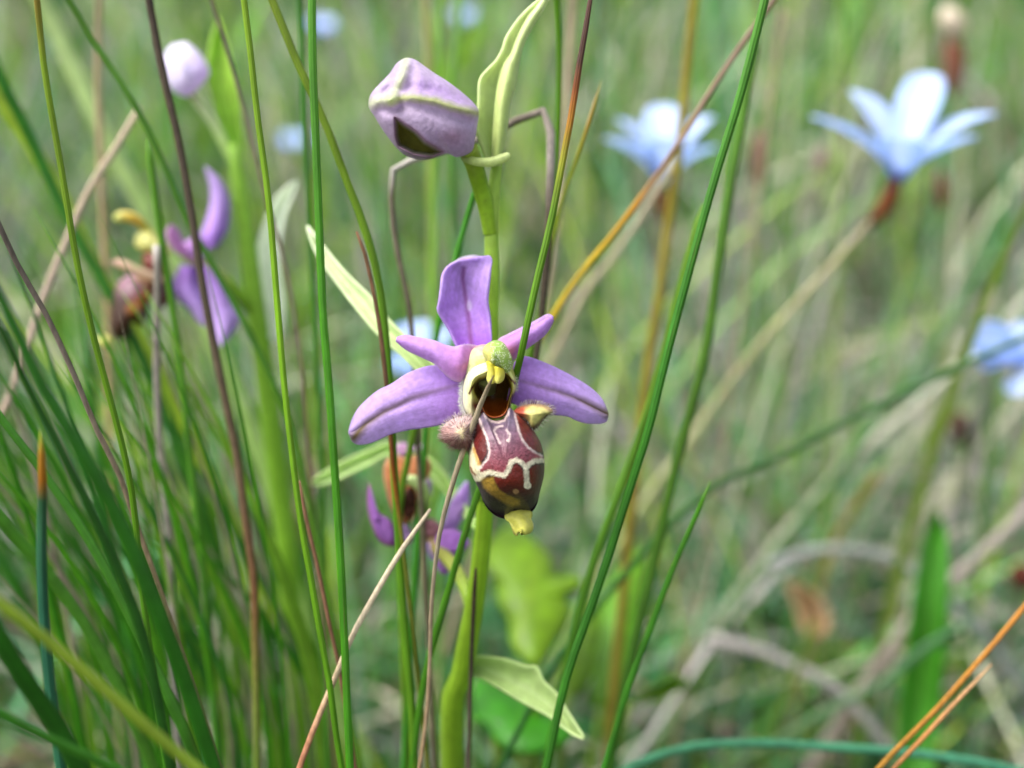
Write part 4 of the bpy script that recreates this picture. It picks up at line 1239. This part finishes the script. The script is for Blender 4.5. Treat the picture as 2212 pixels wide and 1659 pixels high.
# ------------------------------------------------------------------ stalks and blades one can tell apart
G1 = (70, 138, 30); G2 = (48, 116, 24); G3 = (96, 146, 40); OLV = (132, 148, 40); BRN = (104, 86, 66); GRY = (140, 130, 116); TAN = (186, 166, 140); TEAL = (64, 124, 92); YEL = (186, 170, 60); ORA = (190, 120, 30); DRK = (74, 64, 54)


def w_(tr, w, d0, d1):
    """(px,py) list with even widths and a depth that runs from tip to foot"""
    n = len(tr)
    out = []
    for k, t in enumerate(tr):
        f_ = k / (n - 1)
        out.append((t[0], t[1], (t[2] if len(t) > 2 else w) * .86, t[3] if len(t) > 3 else d0 + (d1 - d0) * f_))
    return out


ST = [
    # name, trace, width, depths, colour stops, label, material
    ("rush_stem", [(74, -60), (80, 0), (96, 150), (130, 350), (165, 560), (200, 720), (240, 870), (275, 1010), (292, 1120), (305, 1260), (330, 1450), (360, 1659)], 15, .093, .106, [(0, (150, 110, 50)), (.1, OLV), (.45, (84, 140, 30)), (1, G2)], "thin yellow green rush with a brownish top, nearest the left tussock", None),
    ("dry_stalk", [(310, -60), (322, 0), (350, 150), (385, 300), (412, 450), (438, 620), (465, 760), (490, 880), (510, 975), (530, 1120), (548, 1250), (552, 1400), (556, 1659)], 19, .112, .122, [(0, DRK), (.4, (86, 76, 62)), (.6, (110, 92, 70)), (.78, (120, 84, 54)), (.9, (110, 120, 50)), (1, (96, 120, 44))], "dark brown dead stalk crossing the sideways orchid", M_DRY),
    ("rush_stem", [(518, -60), (527, 0), (543, 130), (556, 250), (580, 430), (596, 620), (616, 850), (647, 1106), (670, 1240), (693, 1373), (713, 1483), (724, 1573), (738, 1659)], 15, .098, .104, [(0, (130, 150, 40)), (.4, (126, 158, 34)), (.7, (84, 146, 30)), (1, G1)], "slender yellow edged green rush just left of the tallest rush", None),
    ("rush_stem", [(674, -60), (674, 0), (676, 150), (682, 300), (690, 500), (698, 680), (712, 850), (722, 1000), (735, 1200), (745, 1400), (756, 1659)], 19, .101, .103, [(0, (64, 136, 44)), (.5, (58, 138, 26)), (1, (54, 132, 26))], "tallest saturated green rush standing left of the focused orchid", None),
    ("rush_stem", [(646, -60), (648, 0), (655, 200), (664, 400), (676, 620), (690, 900), (700, 1200), (705, 1500)], 14, .120, .134, [(0, (60, 132, 70)), (1, (60, 128, 60))], "softly blurred green rush tucked behind the tallest rush", None),
    ("rush_stem", [(560, -60), (588, 0), (640, 130), (700, 260), (745, 380), (790, 500), (820, 620), (836, 760), (845, 880), (850, 1000), (858, 1110), (862, 1190), (870, 1306), (878, 1406), (888, 1506), (895, 1659)], 19, .104, .112, [(0, (118, 128, 44)), (.25, (116, 136, 44)), (.5, (72, 138, 30)), (1, (76, 136, 36))], "olive rush arching behind the orchid's left sepal", None),
    ("dry_stalk", [(770, 500, 6), (790, 555, 9), (816, 680, 10), (834, 820, 11), (843, 930, 11), (850, 1020, 11), (858, 1080, 11), (868, 1160, 10)], 10, .1045, .109, [(0, (130, 96, 70)), (.6, (96, 70, 50)), (.8, (150, 80, 24)), (1, (110, 120, 40))], "thin reddish brown dead stem hugging the arching olive rush", M_DRY),
    ("dry_stalk", [(440, -60), (457, 0), (485, 90), (512, 180), (545, 310), (575, 430), (605, 530), (630, 640), (650, 780), (665, 960)], 9, .118, .128, [(0, (116, 104, 88)), (.5, (130, 116, 100)), (1, (120, 100, 80))], "hair thin grey brown stem between the dark stalk and the slender rush", M_DRY),
    ("rush_stem", [(110, -60), (150, 0), (205, 95), (290, 225), (350, 345), (405, 480), (470, 590), (560, 760), (640, 960), (690, 1200)], 15, .114, .128, [(0, (76, 138, 70)), (.5, (64, 130, 60)), (1, (70, 130, 50))], "slanting green rush passing in front of the sideways orchid's stem", None),
    ("dry_stalk", [(216, -60), (215, 0), (212, 120), (214, 250), (224, 500), (234, 680), (236, 900), (240, 1100)], 16, .145, .160, [(0, (176, 158, 130)), (.6, (186, 160, 120)), (1, (176, 160, 110))], "straight beige dead stalk left of the sideways orchid", M_DRY),
    ("dry_stalk", [(302, 232, 15), (250, 320), (190, 415), (140, 530), (95, 640), (30, 830), (0, 900), (-60, 1010)], 17, .135, .130, [(0, (196, 180, 150)), (.5, (176, 158, 140)), (1, (180, 160, 140))], "broken pinkish beige stalk leaning across the straight beige one", M_DRY),
    ("grass_blade", [(60, -60), (90, 0), (150, 130), (230, 300), (300, 430), (350, 520), (420, 640), (480, 780)], 40, .175, .19, [(0, (196, 216, 170)), (1, (180, 210, 140))], "broad pale green blade sloping behind the left rushes", M_LEAF),
    ("grass_blade", [(-60, 120), (0, 215), (60, 300), (130, 420), (200, 565), (290, 710), (350, 820), (420, 960), (500, 1120), (600, 1330)], 34, .140, .155, [(0, (176, 204, 70)), (1, (160, 190, 60))], "wide yellow green blade sloping down past the brown lip of the sideways orchid", M_LEAF),
    ("grass_blade", [(-60, 20), (0, 165), (45, 255), (90, 350), (150, 480), (240, 640), (310, 780), (370, 930)], 26, .132, .145, [(0, (60, 136, 40)), (1, (64, 128, 40))], "deep green blade beside the wide yellow green one", M_LEAF),
    ("grass_blade", [(-80, 480, 26), (0, 640, 24), (90, 830, 28), (190, 1000, 32), (270, 1150, 36), (345, 1330, 40), (402, 1480, 40), (462, 1659, 38)], 50, .075, .086, [(0, (40, 108, 12)), (1, (38, 102, 14))], "thickest dark green blade of the left tussock, blurred in front", M_LEAF),
    ("grass_blade", [(-80, 560, 20), (0, 705, 15), (60, 835, 18), (150, 1010, 20), (232, 1180, 22), (310, 1380, 24), (370, 1659, 24)], 34, .080, .090, [(0, (36, 92, 14)), (1, (32, 84, 14))], "narrower dark green blade pressed against the thickest tussock blade", M_LEAF),
    ("grass_blade", [(-80, 780, 22), (0, 900, 18), (100, 1030, 20), (200, 1180, 22), (300, 1370, 24), (390, 1560, 28), (430, 1659, 26)], 28, .102, .110, [(0, (72, 138, 36)), (1, (66, 126, 36))], "mid green tussock blade below the thickest one", M_LEAF),
    ("grass_blade", [(-80, 1010, 24), (0, 1120, 26), (80, 1210), (170, 1330), (260, 1490), (330, 1659)], 28, .108, .118, [(0, (80, 142, 40)), (1, (76, 130, 40))], "soft lower green blade of the left tussock behind the orange tipped stub", M_LEAF),
    ("grass_blade", [(-80, 1230, 36), (0, 1380, 44), (60, 1480), (130, 1580), (190, 1700)], 46, .078, .086, [(0, (44, 112, 22)), (1, (36, 96, 20))], "short dark blade in the bottom of the left tussock under the yellow blade", M_LEAF),
    ("rush_stem", [(87, 930, 8), (90, 975, 15), (92, 1030, 19), (92, 1065, 22), (90, 1200, 24), (96, 1350, 25), (110, 1500, 26), (132, 1659, 26)], 24, .086, .092, [(0, (176, 190, 110)), (.08, (196, 130, 40)), (.16, (170, 104, 26)), (.2, (50, 96, 60)), (.5, (36, 92, 66)), (1, (40, 96, 66))], "dark teal rush stub with an orange tip", None),
    ("grass_blade", [(-80, 1240), (0, 1305), (80, 1365), (170, 1440), (260, 1520), (340, 1590), (430, 1665), (500, 1720)], 28, .074, .080, [(0, (140, 166, 44)), (1, (124, 150, 44))], "yellow grass blade slanting low across the left tussock", M_LEAF),
    ("grass_blade", [(-80, 1505), (0, 1542), (70, 1580), (160, 1620), (250, 1662), (330, 1700)], 24, .076, .082, [(0, (56, 126, 24)), (1, (60, 124, 26))], "green blade crossing the base of the left tussock", M_LEAF),
    ("dry_stalk", [(-40, 400), (0, 490), (42, 580), (100, 680), (160, 810), (210, 930), (260, 1030), (290, 1120), (340, 1260)], 13, .096, .106, [(0, (96, 86, 80)), (.5, (120, 108, 96)), (1, (140, 120, 90))], "grey dead stem running down through the left tussock", M_DRY),
    ("dry_stalk", [(338, 530, 18), (340, 620), (338, 760), (342, 900), (352, 1040), (366, 1180), (372, 1350), (378, 1500)], 17, .122, .130, [(0, (196, 190, 180)), (.06, (136, 128, 118)), (.5, (150, 144, 134)), (1, (140, 134, 126))], "silvery grey snapped stalk in front of the sideways orchid's lip", M_DRY),
    ("rush_stem", [(318, 300), (335, 420), (352, 540), (370, 650), (395, 830), (410, 980), (430, 1150), (446, 1300), (460, 1500)], 17, .120, .130, [(0, (80, 148, 60)), (1, (60, 132, 56))], "green rush just right of the silvery snapped stalk", None),
    ("dry_stalk", [(1066, 812, 3), (1058, 830, 9), (1045, 856, 12), (1020, 922, 14), (995, 990, 14), (970, 1070, 13), (950, 1150, 12), (938, 1240, 11), (931, 1330, 11), (929, 1420, 10), (920, 1560, 10), (900, 1700, 10)], 12, .0945, .108, [(0, (120, 104, 80)), (.1, (170, 156, 128)), (.45, (152, 140, 116)), (1, (170, 140, 104))], "pointed grey straw resting across the patterned lip", M_DRY),
    ("dry_stalk", [(930, 1100, 8), (905, 1135, 11), (860, 1200, 14), (800, 1302, 15), (760, 1375, 15), (740, 1425, 14), (715, 1485, 15), (690, 1545, 15), (668, 1600, 15), (645, 1665, 15)], 14, .104, .104, [(0, (190, 176, 150)), (.5, (206, 190, 160)), (.7, (196, 170, 136)), (.9, (180, 124, 92)), (1, (176, 120, 90))], "pale straw leaning from the withered flower to the tallest rush's foot", M_DRY),
    ("rush_stem", [(1284, -60, 9, .098), (1275, 0, 12, .098), (1262, 80, 15, .098), (1248, 160, 16, .098), (1236, 240, 17, .0982), (1215, 350, 17, .0984), (1190, 480, 18, .0986), (1160, 605, 18, .0989), (1136, 715, 18, .0993), (1118, 800, 17, .1003), (1104, 850, 17, .1025), (1082, 930, 17, .1055), (1034, 1062, 17, .1075), (1000, 1165, 17, .108), (965, 1290, 17), (932, 1400, 17), (908, 1520, 17), (890, 1659, 17)], 17, .0985, .112, [(0, (84, 54, 40)), (.11, (70, 44, 30)), (.15, (176, 96, 24)), (.19, (150, 140, 36)), (.25, (84, 140, 40)), (.6, (64, 132, 30)), (1, (50, 116, 26))], "green rush with a brown and orange top passing behind the anther cap", None),
    ("rush_stem", [(1200, -60), (1203, 0), (1208, 120), (1206, 260), (1198, 400), (1186, 560), (1150, 760), (1096, 950), (1052, 1150), (1028, 1300), (1000, 1480), (985, 1659)], 15, .112, .132, [(0, (76, 142, 40)), (1, (80, 138, 44))], "upright green rush beside the tall bract and bent dead stem", None),
    ("dry_stalk", [(1243, -60), (1238, 0), (1228, 150), (1216, 330), (1200, 500), (1176, 660), (1120, 900), (1060, 1120), (1030, 1300), (1000, 1480), (980, 1659)], 18, .150, .170, [(0, (186, 168, 140)), (1, (170, 150, 128))], "blurred beige straw behind the brown topped rush", M_DRY),
    ("dry_stalk", [(1150, 830, 14), (1168, 700, 16), (1176, 620, 18), (1186, 480, 20), (1190, 330, 22), (1188, 262, 24), (1180, 240, 22), (1150, 246, 20), (1100, 268, 19), (1040, 300, 18), (950, 330, 17), (885, 346, 18), (854, 350, 18), (850, 372, 16), (845, 450, 14), (858, 540, 15), (880, 640, 14), (890, 720, 13), (900, 900, 13)], 18, .1125, .118, [(0, (84, 74, 60)), (.22, (76, 66, 52)), (.27, (110, 100, 86)), (.31, (160, 152, 144)), (.45, (110, 100, 86)), (.62, (186, 182, 174)), (.66, (110, 102, 86)), (1, (92, 86, 66))], "grey dead stem bent into an arch behind the lilac bud", M_DRY),
    ("grass_blade", [(1300, 172, 3), (1285, 222, 8), (1264, 290, 9), (1238, 365, 10), (1212, 440, 10), (1190, 540, 10), (1164, 680, 10), (1104, 900, 10), (1050, 1140, 10), (1022, 1320, 10), (995, 1500, 10)], 10, .112, .128, [(0, (196, 186, 140)), (.06, (190, 146, 50)), (.13, (160, 170, 50)), (.4, (110, 150, 50)), (1, (90, 130, 40))], "short pointed yellow blade beside the brown topped rush", None),
    ("dry_stalk", [(1720, -60), (1672, 0), (1600, 100), (1540, 190), (1490, 270), (1440, 350), (1400, 405), (1330, 500), (1262, 582), (1198, 676), (1136, 800), (1090, 960), (1050, 1150), (1028, 1320), (1002, 1490), (985, 1659)], 15, .118, .134, [(0, (136, 116, 96)), (.21, (150, 126, 104)), (.262, (140, 110, 80)), (.28, (196, 132, 30)), (.36, (200, 168, 36)), (.6, (190, 170, 50)), (1, (150, 150, 50))], "long stem turning from brown to golden, leaning toward the orchid", None),
    ("dry_stalk", [(1470, 330), (1422, 405), (1370, 490), (1320, 560), (1260, 640), (1200, 760)], 18, .160, .170, [(0, (196, 186, 160)), (1, (180, 170, 140))], "pale blurred straw alongside the golden stem", M_DRY),
    ("rush_stem", [(1668, -60), (1652, 0), (1622, 120), (1592, 230), (1540, 400), (1490, 580), (1442, 760), (1400, 930), (1362, 1050), (1318, 1190), (1270, 1330), (1222, 1470), (1180, 1659)], 21, .101, .106, [(0, (60, 128, 50)), (.4, (46, 120, 40)), (1, (38, 106, 26))], "long dark green rush leaning up to the right of the orchid", None),
    ("rush_stem", [(1640, 60), (1612, 200), (1580, 380), (1556, 540), (1524, 760), (1482, 920), (1442, 1080), (1400, 1270), (1350, 1480), (1318, 1659)], 25, .128, .132, [(0, (70, 130, 60)), (.5, (60, 112, 30)), (1, (46, 102, 30))], "blurred dark green rush right of the long leaning one", None),
    ("grass_blade", [(1510, -60), (1500, 0), (1486, 120), (1474, 250), (1460, 380), (1442, 500), (1420, 660), (1400, 780), (1380, 960)], 24, .150, .160, [(0, (180, 164, 70)), (.6, (170, 154, 60)), (1, (160, 140, 60))], "upright straw yellow blade in front of the smaller open blue flower", M_LEAF),
    ("rush_stem", [(1520, 440), (1470, 620), (1430, 780), (1372, 970), (1294, 1180), (1244, 1350), (1200, 1560)], 22, .116, .124, [(0, (90, 150, 60)), (1, (60, 128, 40))], "soft green rush running left of the long leaning rush", None),
    ("rush_stem", [(1536, 1038, 3), (1520, 1075, 9), (1500, 1122, 12), (1452, 1232, 14), (1402, 1365, 16), (1352, 1500, 16), (1300, 1680, 16)], 14, .108, .112, [(0, (110, 160, 60)), (.1, (60, 136, 40)), (1, (40, 116, 30))], "sharp tipped short green rush below the right sepal", None),
    ("grass_blade", [(2300, 690), (2212, 730), (2080, 790), (1950, 850), (1800, 925), (1660, 1000), (1560, 1040), (1450, 1130), (1350, 1240), (1260, 1350), (1190, 1450), (1130, 1560), (1080, 1659)], 20, .175, .130, [(0, (96, 140, 100)), (.5, (76, 116, 70)), (.7, (60, 118, 40)), (1, (36, 100, 26))], "long dark green blade sweeping low across the grass toward the low blue flower", M_LEAF),
    ("dry_stalk", [(2300, 1200), (2212, 1312), (2160, 1375), (2100, 1445), (2020, 1535), (1930, 1625), (1880, 1680)], 13, .116, .112, [(0, (186, 124, 56)), (.5, (170, 116, 48)), (1, (150, 110, 40))], "orange dead stalk, the longer of the crossing pair", M_DRY),
    ("dry_stalk", [(2142, 1435, 4), (2100, 1480, 9), (2050, 1532, 11), (1990, 1598, 12), (1940, 1650, 11), (1900, 1700, 11)], 11, .114, .112, [(0, (190, 156, 116)), (.6, (178, 124, 70)), (1, (130, 92, 56))], "orange dead stalk, the shorter of the crossing pair", M_DRY),
    ("rush_stem", [(2260, 1680), (2180, 1662), (2100, 1645), (1950, 1625), (1800, 1614), (1650, 1606), (1520, 1610), (1430, 1630), (1350, 1665), (1280, 1720)], 23, .138, .130, [(0, (70, 140, 106)), (1, (64, 130, 90))], "blue green rush arching flat beneath the orange stalks", None),
    ("grass_blade", [(1038, 380), (1030, 402), (1008, 475), (986, 555), (962, 640), (944, 720), (930, 830), (915, 1000)], 15, .112, .120, [(0, (70, 140, 44)), (1, (60, 130, 36))], "short green blade emerging left of the orchid stem below the bud", None),
    ("grass_blade", [(955, -60), (952, 0), (946, 200), (940, 400), (938, 600), (940, 760)], 14, .150, .165, [(0, (120, 176, 60)), (1, (110, 168, 60))], "faint lime blade left of the orchid stem, passing behind the bud", None),
    ("grass_blade", [(915, -60), (920, 0), (926, 130), (930, 260), (932, 420)], 18, .160, .170, [(0, (180, 170, 130)), (1, (150, 170, 90))], "faint straw coloured blade rising behind the lilac bud", None),
    ("grass_blade", [(1000, -60), (990, 60), (975, 220), (968, 380), (976, 520), (985, 660)], 15, .165, .175, [(0, (110, 168, 80)), (1, (100, 160, 60))], "faint green blade close behind the bud's right half", None),
    ("dry_stalk", [(1028, 1228, 6), (1026, 1260, 10), (1020, 1380, 11), (1016, 1500, 11), (1012, 1659, 11)], 11, .110, .114, [(0, (70, 50, 40)), (.4, (64, 56, 44)), (1, (96, 86, 70))], "blackened short stalk standing against the orchid's lower stem", M_DRY),
    ("rush_stem", [(908, 880), (894, 930), (880, 1000), (868, 1060), (862, 1130), (866, 1250)], 17, .116, .122, [(0, (90, 146, 60)), (1, (84, 140, 44))], "short green rush in front of the withered flower", None),
    ("dry_stalk", [(645, 1040), (664, 1130), (690, 1240), (712, 1350), (730, 1430), (745, 1520)], 9, .1055, .110, [(0, (150, 110, 84)), (1, (130, 90, 70))], "thin russet stem between the slender rush and the tallest rush", M_DRY),
    ("dry_stalk", [(1690, 20), (1620, 560), (1590, 760), (1560, 980), (1530, 1150)], 10, .20, .215, [(0, (170, 150, 120)), (1, (150, 140, 110))], "faint upright straw under the reddish seed head", M_DRY),
    ("grass_blade", [(2300, 360), (2212, 470), (2100, 620), (2000, 770), (1900, 900), (1800, 1040), (1700, 1160)], 24, .225, .24, [(0, (120, 164, 120)), (1, (100, 150, 100))], "soft blue green blade slanting between the large and the low blue flowers", M_LEAF),
    ("dry_stalk", [(2300, 560), (2150, 720), (2000, 860), (1880, 960), (1780, 1060)], 26, .235, .25, [(0, (186, 190, 170)), (1, (170, 170, 150))], "broad pale straw slanting under the low blue flower", M_DRY),
    ("dry_stalk", [(2300, 1020), (2180, 1140), (2060, 1250), (1960, 1350), (1900, 1430)], 26, .215, .225, [(0, (180, 170, 160)), (1, (150, 140, 130))], "pinkish grey straw slanting behind the broad upright leaf", M_DRY),
    ("dry_stalk", [(1660, 1220), (1760, 1190), (1850, 1190), (1940, 1215), (2000, 1260)], 24, .235, .235, [(0, (150, 150, 150)), (1, (140, 150, 140))], "bowed grey straw arching left of the broad upright leaf", M_DRY),
    ("dry_stalk", [(1530, 1380), (1620, 1400), (1720, 1440), (1820, 1500), (1900, 1590)], 28, .23, .22, [(0, (160, 155, 150)), (1, (130, 130, 125))], "grey straw lying crosswise below the withered cream leaf", M_DRY),
    ("grass_blade", [(1760, 1340), (1730, 1420), (1700, 1500), (1670, 1580), (1650, 1659)], 20, .205, .215, [(0, (130, 160, 70)), (1, (120, 150, 70))], "light green stalk standing under the withered cream leaf", M_LEAF),
    ("grass_blade", [(1900, 1020), (1850, 1090), (1810, 1160), (1780, 1250), (1760, 1340)], 20, .24, .25, [(0, (170, 140, 50)), (1, (160, 150, 40))], "blurred golden blade above the withered cream leaf", M_LEAF),
    ("grass_blade", [(2100, 1340), (2000, 1400), (1900, 1480), (1800, 1530), (1700, 1590), (1600, 1650)], 26, .195, .205, [(0, (80, 136, 100)), (.5, (120, 160, 130)), (1, (110, 140, 100))], "blue green blade lying across the broad upright leaf", M_LEAF),
]
RUSH_K = np.array([1.0, .86, .5])
for name, tr, w, (d0, d1), stops, lab, mat in [(a, b, c_, (d, e), f_, g_, h_) for a, b, c_, d, e, f_, g_, h_ in ST]:
    flat = .45 if mat is M_LEAF else 1.0
    if name == "rush_stem":
        stops = [(t_, tuple(np.array(k_) * (RUSH_K * (np.array([.8, 1.04, 1]) if k_[0] > .62 * k_[1] else 1) if k_[1] > k_[0] > k_[2] or (k_[1] > 1.6 * k_[2]  and k_[1] > k_[0]) else np.array([.9, .9, .9])))) for t_, k_ in stops]
    if name == "dry_stalk":
        stops = [(t_, tuple(np.array(k_) * .9)) for t_, k_ in stops]
    if name == "grass_blade":
        stops = [(t_, tuple(np.array(k_) * np.array([.92, .93, .8]))) for t_, k_ in stops]
    stalk(name, w_(tr, w, d0, d1), stops, lab, "grass" if name != "dry_stalk" else "dry stem", group={"rush_stem": "green rushes", "grass_blade": "grass blades", "dry_stalk": "dead stalks"}[name], mat=mat, ridge=.07 if mat is None else .05, n=90, flat=flat,
          blunt=(name == "dry_stalk"))

# the rest of the left tussock: blades only their place tells apart
for k in range(100):
    green = k % 4 != 3
    fx = RNG.uniform(150, 720); d = RNG.uniform(.112, .175)
    lean_ = RNG.uniform(120, 520); hh = RNG.uniform(600, 1250)
    bend = RNG.uniform(.4, .9)
    tr = [(fx - lean_ * s_ ** (1 + bend), 1690 - hh * s_) for s_ in np.linspace(1, 0, 8)]
    w = RNG.uniform(6, 22) if green else RNG.uniform(5, 13)
    tr = [(x_, y_, w * min(1.0, .15 + 1.6 * i_ / 7.0)) for i_, (x_, y_) in enumerate(tr)]
    colr = [(58, 126, 18), (80, 146, 26), (120, 166, 44), (52, 116, 40)][RNG.integers(4)] if green else [(150, 140, 120), (130, 120, 104)][RNG.integers(2)]
    c2 = tuple(int(q * 1.0) for q in colr)
    stalk("grass_blade" if green else "dry_stalk", w_(tr, w, d - .008, d + .012), [(0, colr), (1, c2)],
          "blurred %s blade fanning out of the dense left tussock" % {58: "deep green", 80: "mid green", 120: "yellow green", 52: "dull dark green"}[colr[0]] if green else "blurred %s stalk mixed into the dense left tussock" % ("light straw" if colr[0] == 150 else "greyish straw"),
          "grass" if green else "dry stem", group="left tussock blades" if green else "left tussock straws", mat=M_LEAF if green else M_DRY, flat=.4 if green else 1, n=40, sides=8, ridge=.05)

# ------------------------------------------------------------------ broad leaves low behind the orchid
def q8(pts): return [(737.3 + x / 3, 1106 + y / 3) for x, y in pts]


RB = P(1150, 1750, .19).copy(); RB[2] = 0
plant = empty("broad_leaved_plant", RB, "low plant with broad wavy yellow green leaves behind the orchid's stem", "plant")


def leafc(a, b, seed):
    def fn(u, v, px, py):
        n = fbm(px / 40, py / 40, seed)
        c = np.broadcast_to(lin(a), px.shape + (3,)) * (.75 + .5 * n)[..., None]
        return mixc(c, lin(b), np.exp(-((v - .5) / .05) ** 2) * .6)
    return fn


def broad(outline, ctr_, d, tilt, a_, b_, seed):
    o_ = q8(outline); c0 = q8([ctr_])[0]
    axis = (q8([ctr_])[0][0])
    def col(px, py, r):
        n = fbm(px / 30, py / 30, seed)
        cc_ = np.broadcast_to(lin(a_), px.shape + (3,)) * (.75 + .5 * n)[..., None]
        return mixc(cc_, lin(b_), np.exp(-(np.abs(px - axis + (py - c0[1]) * .25) / 5) ** 2) * .6)
    wave = lambda px, py, r: .0015 * np.sin(px / 22.0 + seed) * r + .0012 * np.sin(py / 26.0) * r
    v, f, cl, _, _ = blob_geo(o_, c0, d, .0030, -.0027, col, nth=72, nr=14, tilt=tilt, disp=None)
    return link("leaf", v, f, cl, M_LEAF, parent=plant, origin=RB)


broad([(1240, 1010), (1130, 920), (1090, 840), (1075, 700), (1010, 580), (1000, 430), (935, 330), (955, 200), (1060, 110), (1180, 130), (1290, 215), (1365, 310), (1385, 410), (1540, 415), (1560, 490), (1455, 560), (1500, 640), (1400, 820), (1310, 970)], (1210, 560), .172, (0, -.00006), (104, 142, 4), (124, 152, 26), 3)
broad([(1620, 1250), (1640, 1000), (1650, 760), (1700, 560), (1760, 400), (1850, 280), (1950, 240), (1975, 360), (1955, 500), (1935, 680), (1900, 900), (1860, 1080), (1780, 1240)], (1800, 760), .192, (0, -.00006), (88, 144, 4), (112, 150, 24), 4)
broad([(1400, 1180), (1420, 1020), (1440, 880), (1500, 740), (1580, 640), (1640, 560), (1680, 640), (1690, 760), (1670, 900), (1640, 1040), (1560, 1160), (1480, 1230)], (1550, 900), .182, (0, -.00006), (96, 138, 4), (116, 148, 26), 7)
broad([(860, 1080), (1000, 1100), (1150, 1150), (1300, 1240), (1420, 1330), (1545, 1395), (1450, 1500), (1320, 1560), (1150, 1570), (1010, 1500), (930, 1390), (850, 1320)], (1150, 1350), .168, (0, -.00008), (52, 128, 12), (70, 140, 30), 5)
sheet("leaf", q8([(1860, 1230), (1960, 1170), (2080, 1110), (2180, 1070), (2240, 1090)]), q8([(1860, 1250), (1980, 1230), (2100, 1200), (2190, 1150), (2240, 1090)]), lambda u, v: .178 + .003 * np.sin(np.pi * v) - .004 * u, leafc((96, 140, 30), (110, 150, 40), 6), M_LEAF, plant, RB, nu=30, nv=9)
for q, dd in (((1270, 1000), .163), ((1460, 1190), .172), ((1700, 1230), .186), ((1000, 1450), .166), ((1860, 1240), .178)):
    a = P(*q8([q])[0], dd)
    pts = np.array([a, a * .5 + RB * .5 + np.array([0, 0, .004]), RB - np.array([0, 0, .002])])
    c_ = catmull(np.column_stack([pts, [.0007, .0008, .0009]]), 20)
    v, f, c = tube_mesh(c_[:, :3], c_[:, 3], np.broadcast_to(lin((110, 140, 50)), (20, 3)), 8, 0)
    link("leaf_stalk", v, f, c, M_RUSH, parent=plant, origin=RB)

RU = P(1965, 1760, .25).copy(); RU[2] = 0
up = empty("broad_leaf", RU, "broad upright bright green leaf standing alone behind the orange stalks", "leaf")
sheet("blade", [(1932, 1700), (1940, 1560), (1952, 1440), (1966, 1330), (1982, 1230), (1998, 1150), (2020, 1098)], [(2016, 1700), (2028, 1560), (2040, 1440), (2048, 1330), (2050, 1230), (2044, 1150), (2020, 1098)],
      lambda u, v: .210 + .002 * u + .004 * np.abs(v - .5) * -1.0 + .0015 * np.sin(u * 7), leafc((62, 134, 26), (96, 156, 50), 9), M_LEAF, up, RU, nu=40, nv=11)
a = P(1975, 1690, .207)
c_ = catmull(np.column_stack([np.array([a, a * .5 + RU * .5, RU - np.array([0, 0, .002])]), [.0016, .0014, .0014]]), 20)
v, f, c = tube_mesh(c_[:, :3], c_[:, 3], np.broadcast_to(lin((84, 140, 40)), (20, 3)), 8, 0)
link("leaf_stalk", v, f, c, M_RUSH, parent=up, origin=RU)

# a withered cream leaf caught in the grass
RW = P(1745, 1380, .25).copy()
wl = sheet_geo([(1700, 1262), (1716, 1300), (1726, 1340), (1738, 1366), (1770, 1378)], [(1716, 1256), (1760, 1280), (1784, 1310), (1792, 1350), (1770, 1378)],
               lambda u, v: .238 + .006 * np.sin(np.pi * v), leafc((200, 170, 130), (210, 190, 140), 15), 24, 9)
o = link("withered_leaf", wl[0], wl[1], wl[2], M_DRY, origin=wl[0].mean(0), solid=.0003)
tag(o, "small curled cream brown withered leaf caught in the grass", "leaf")
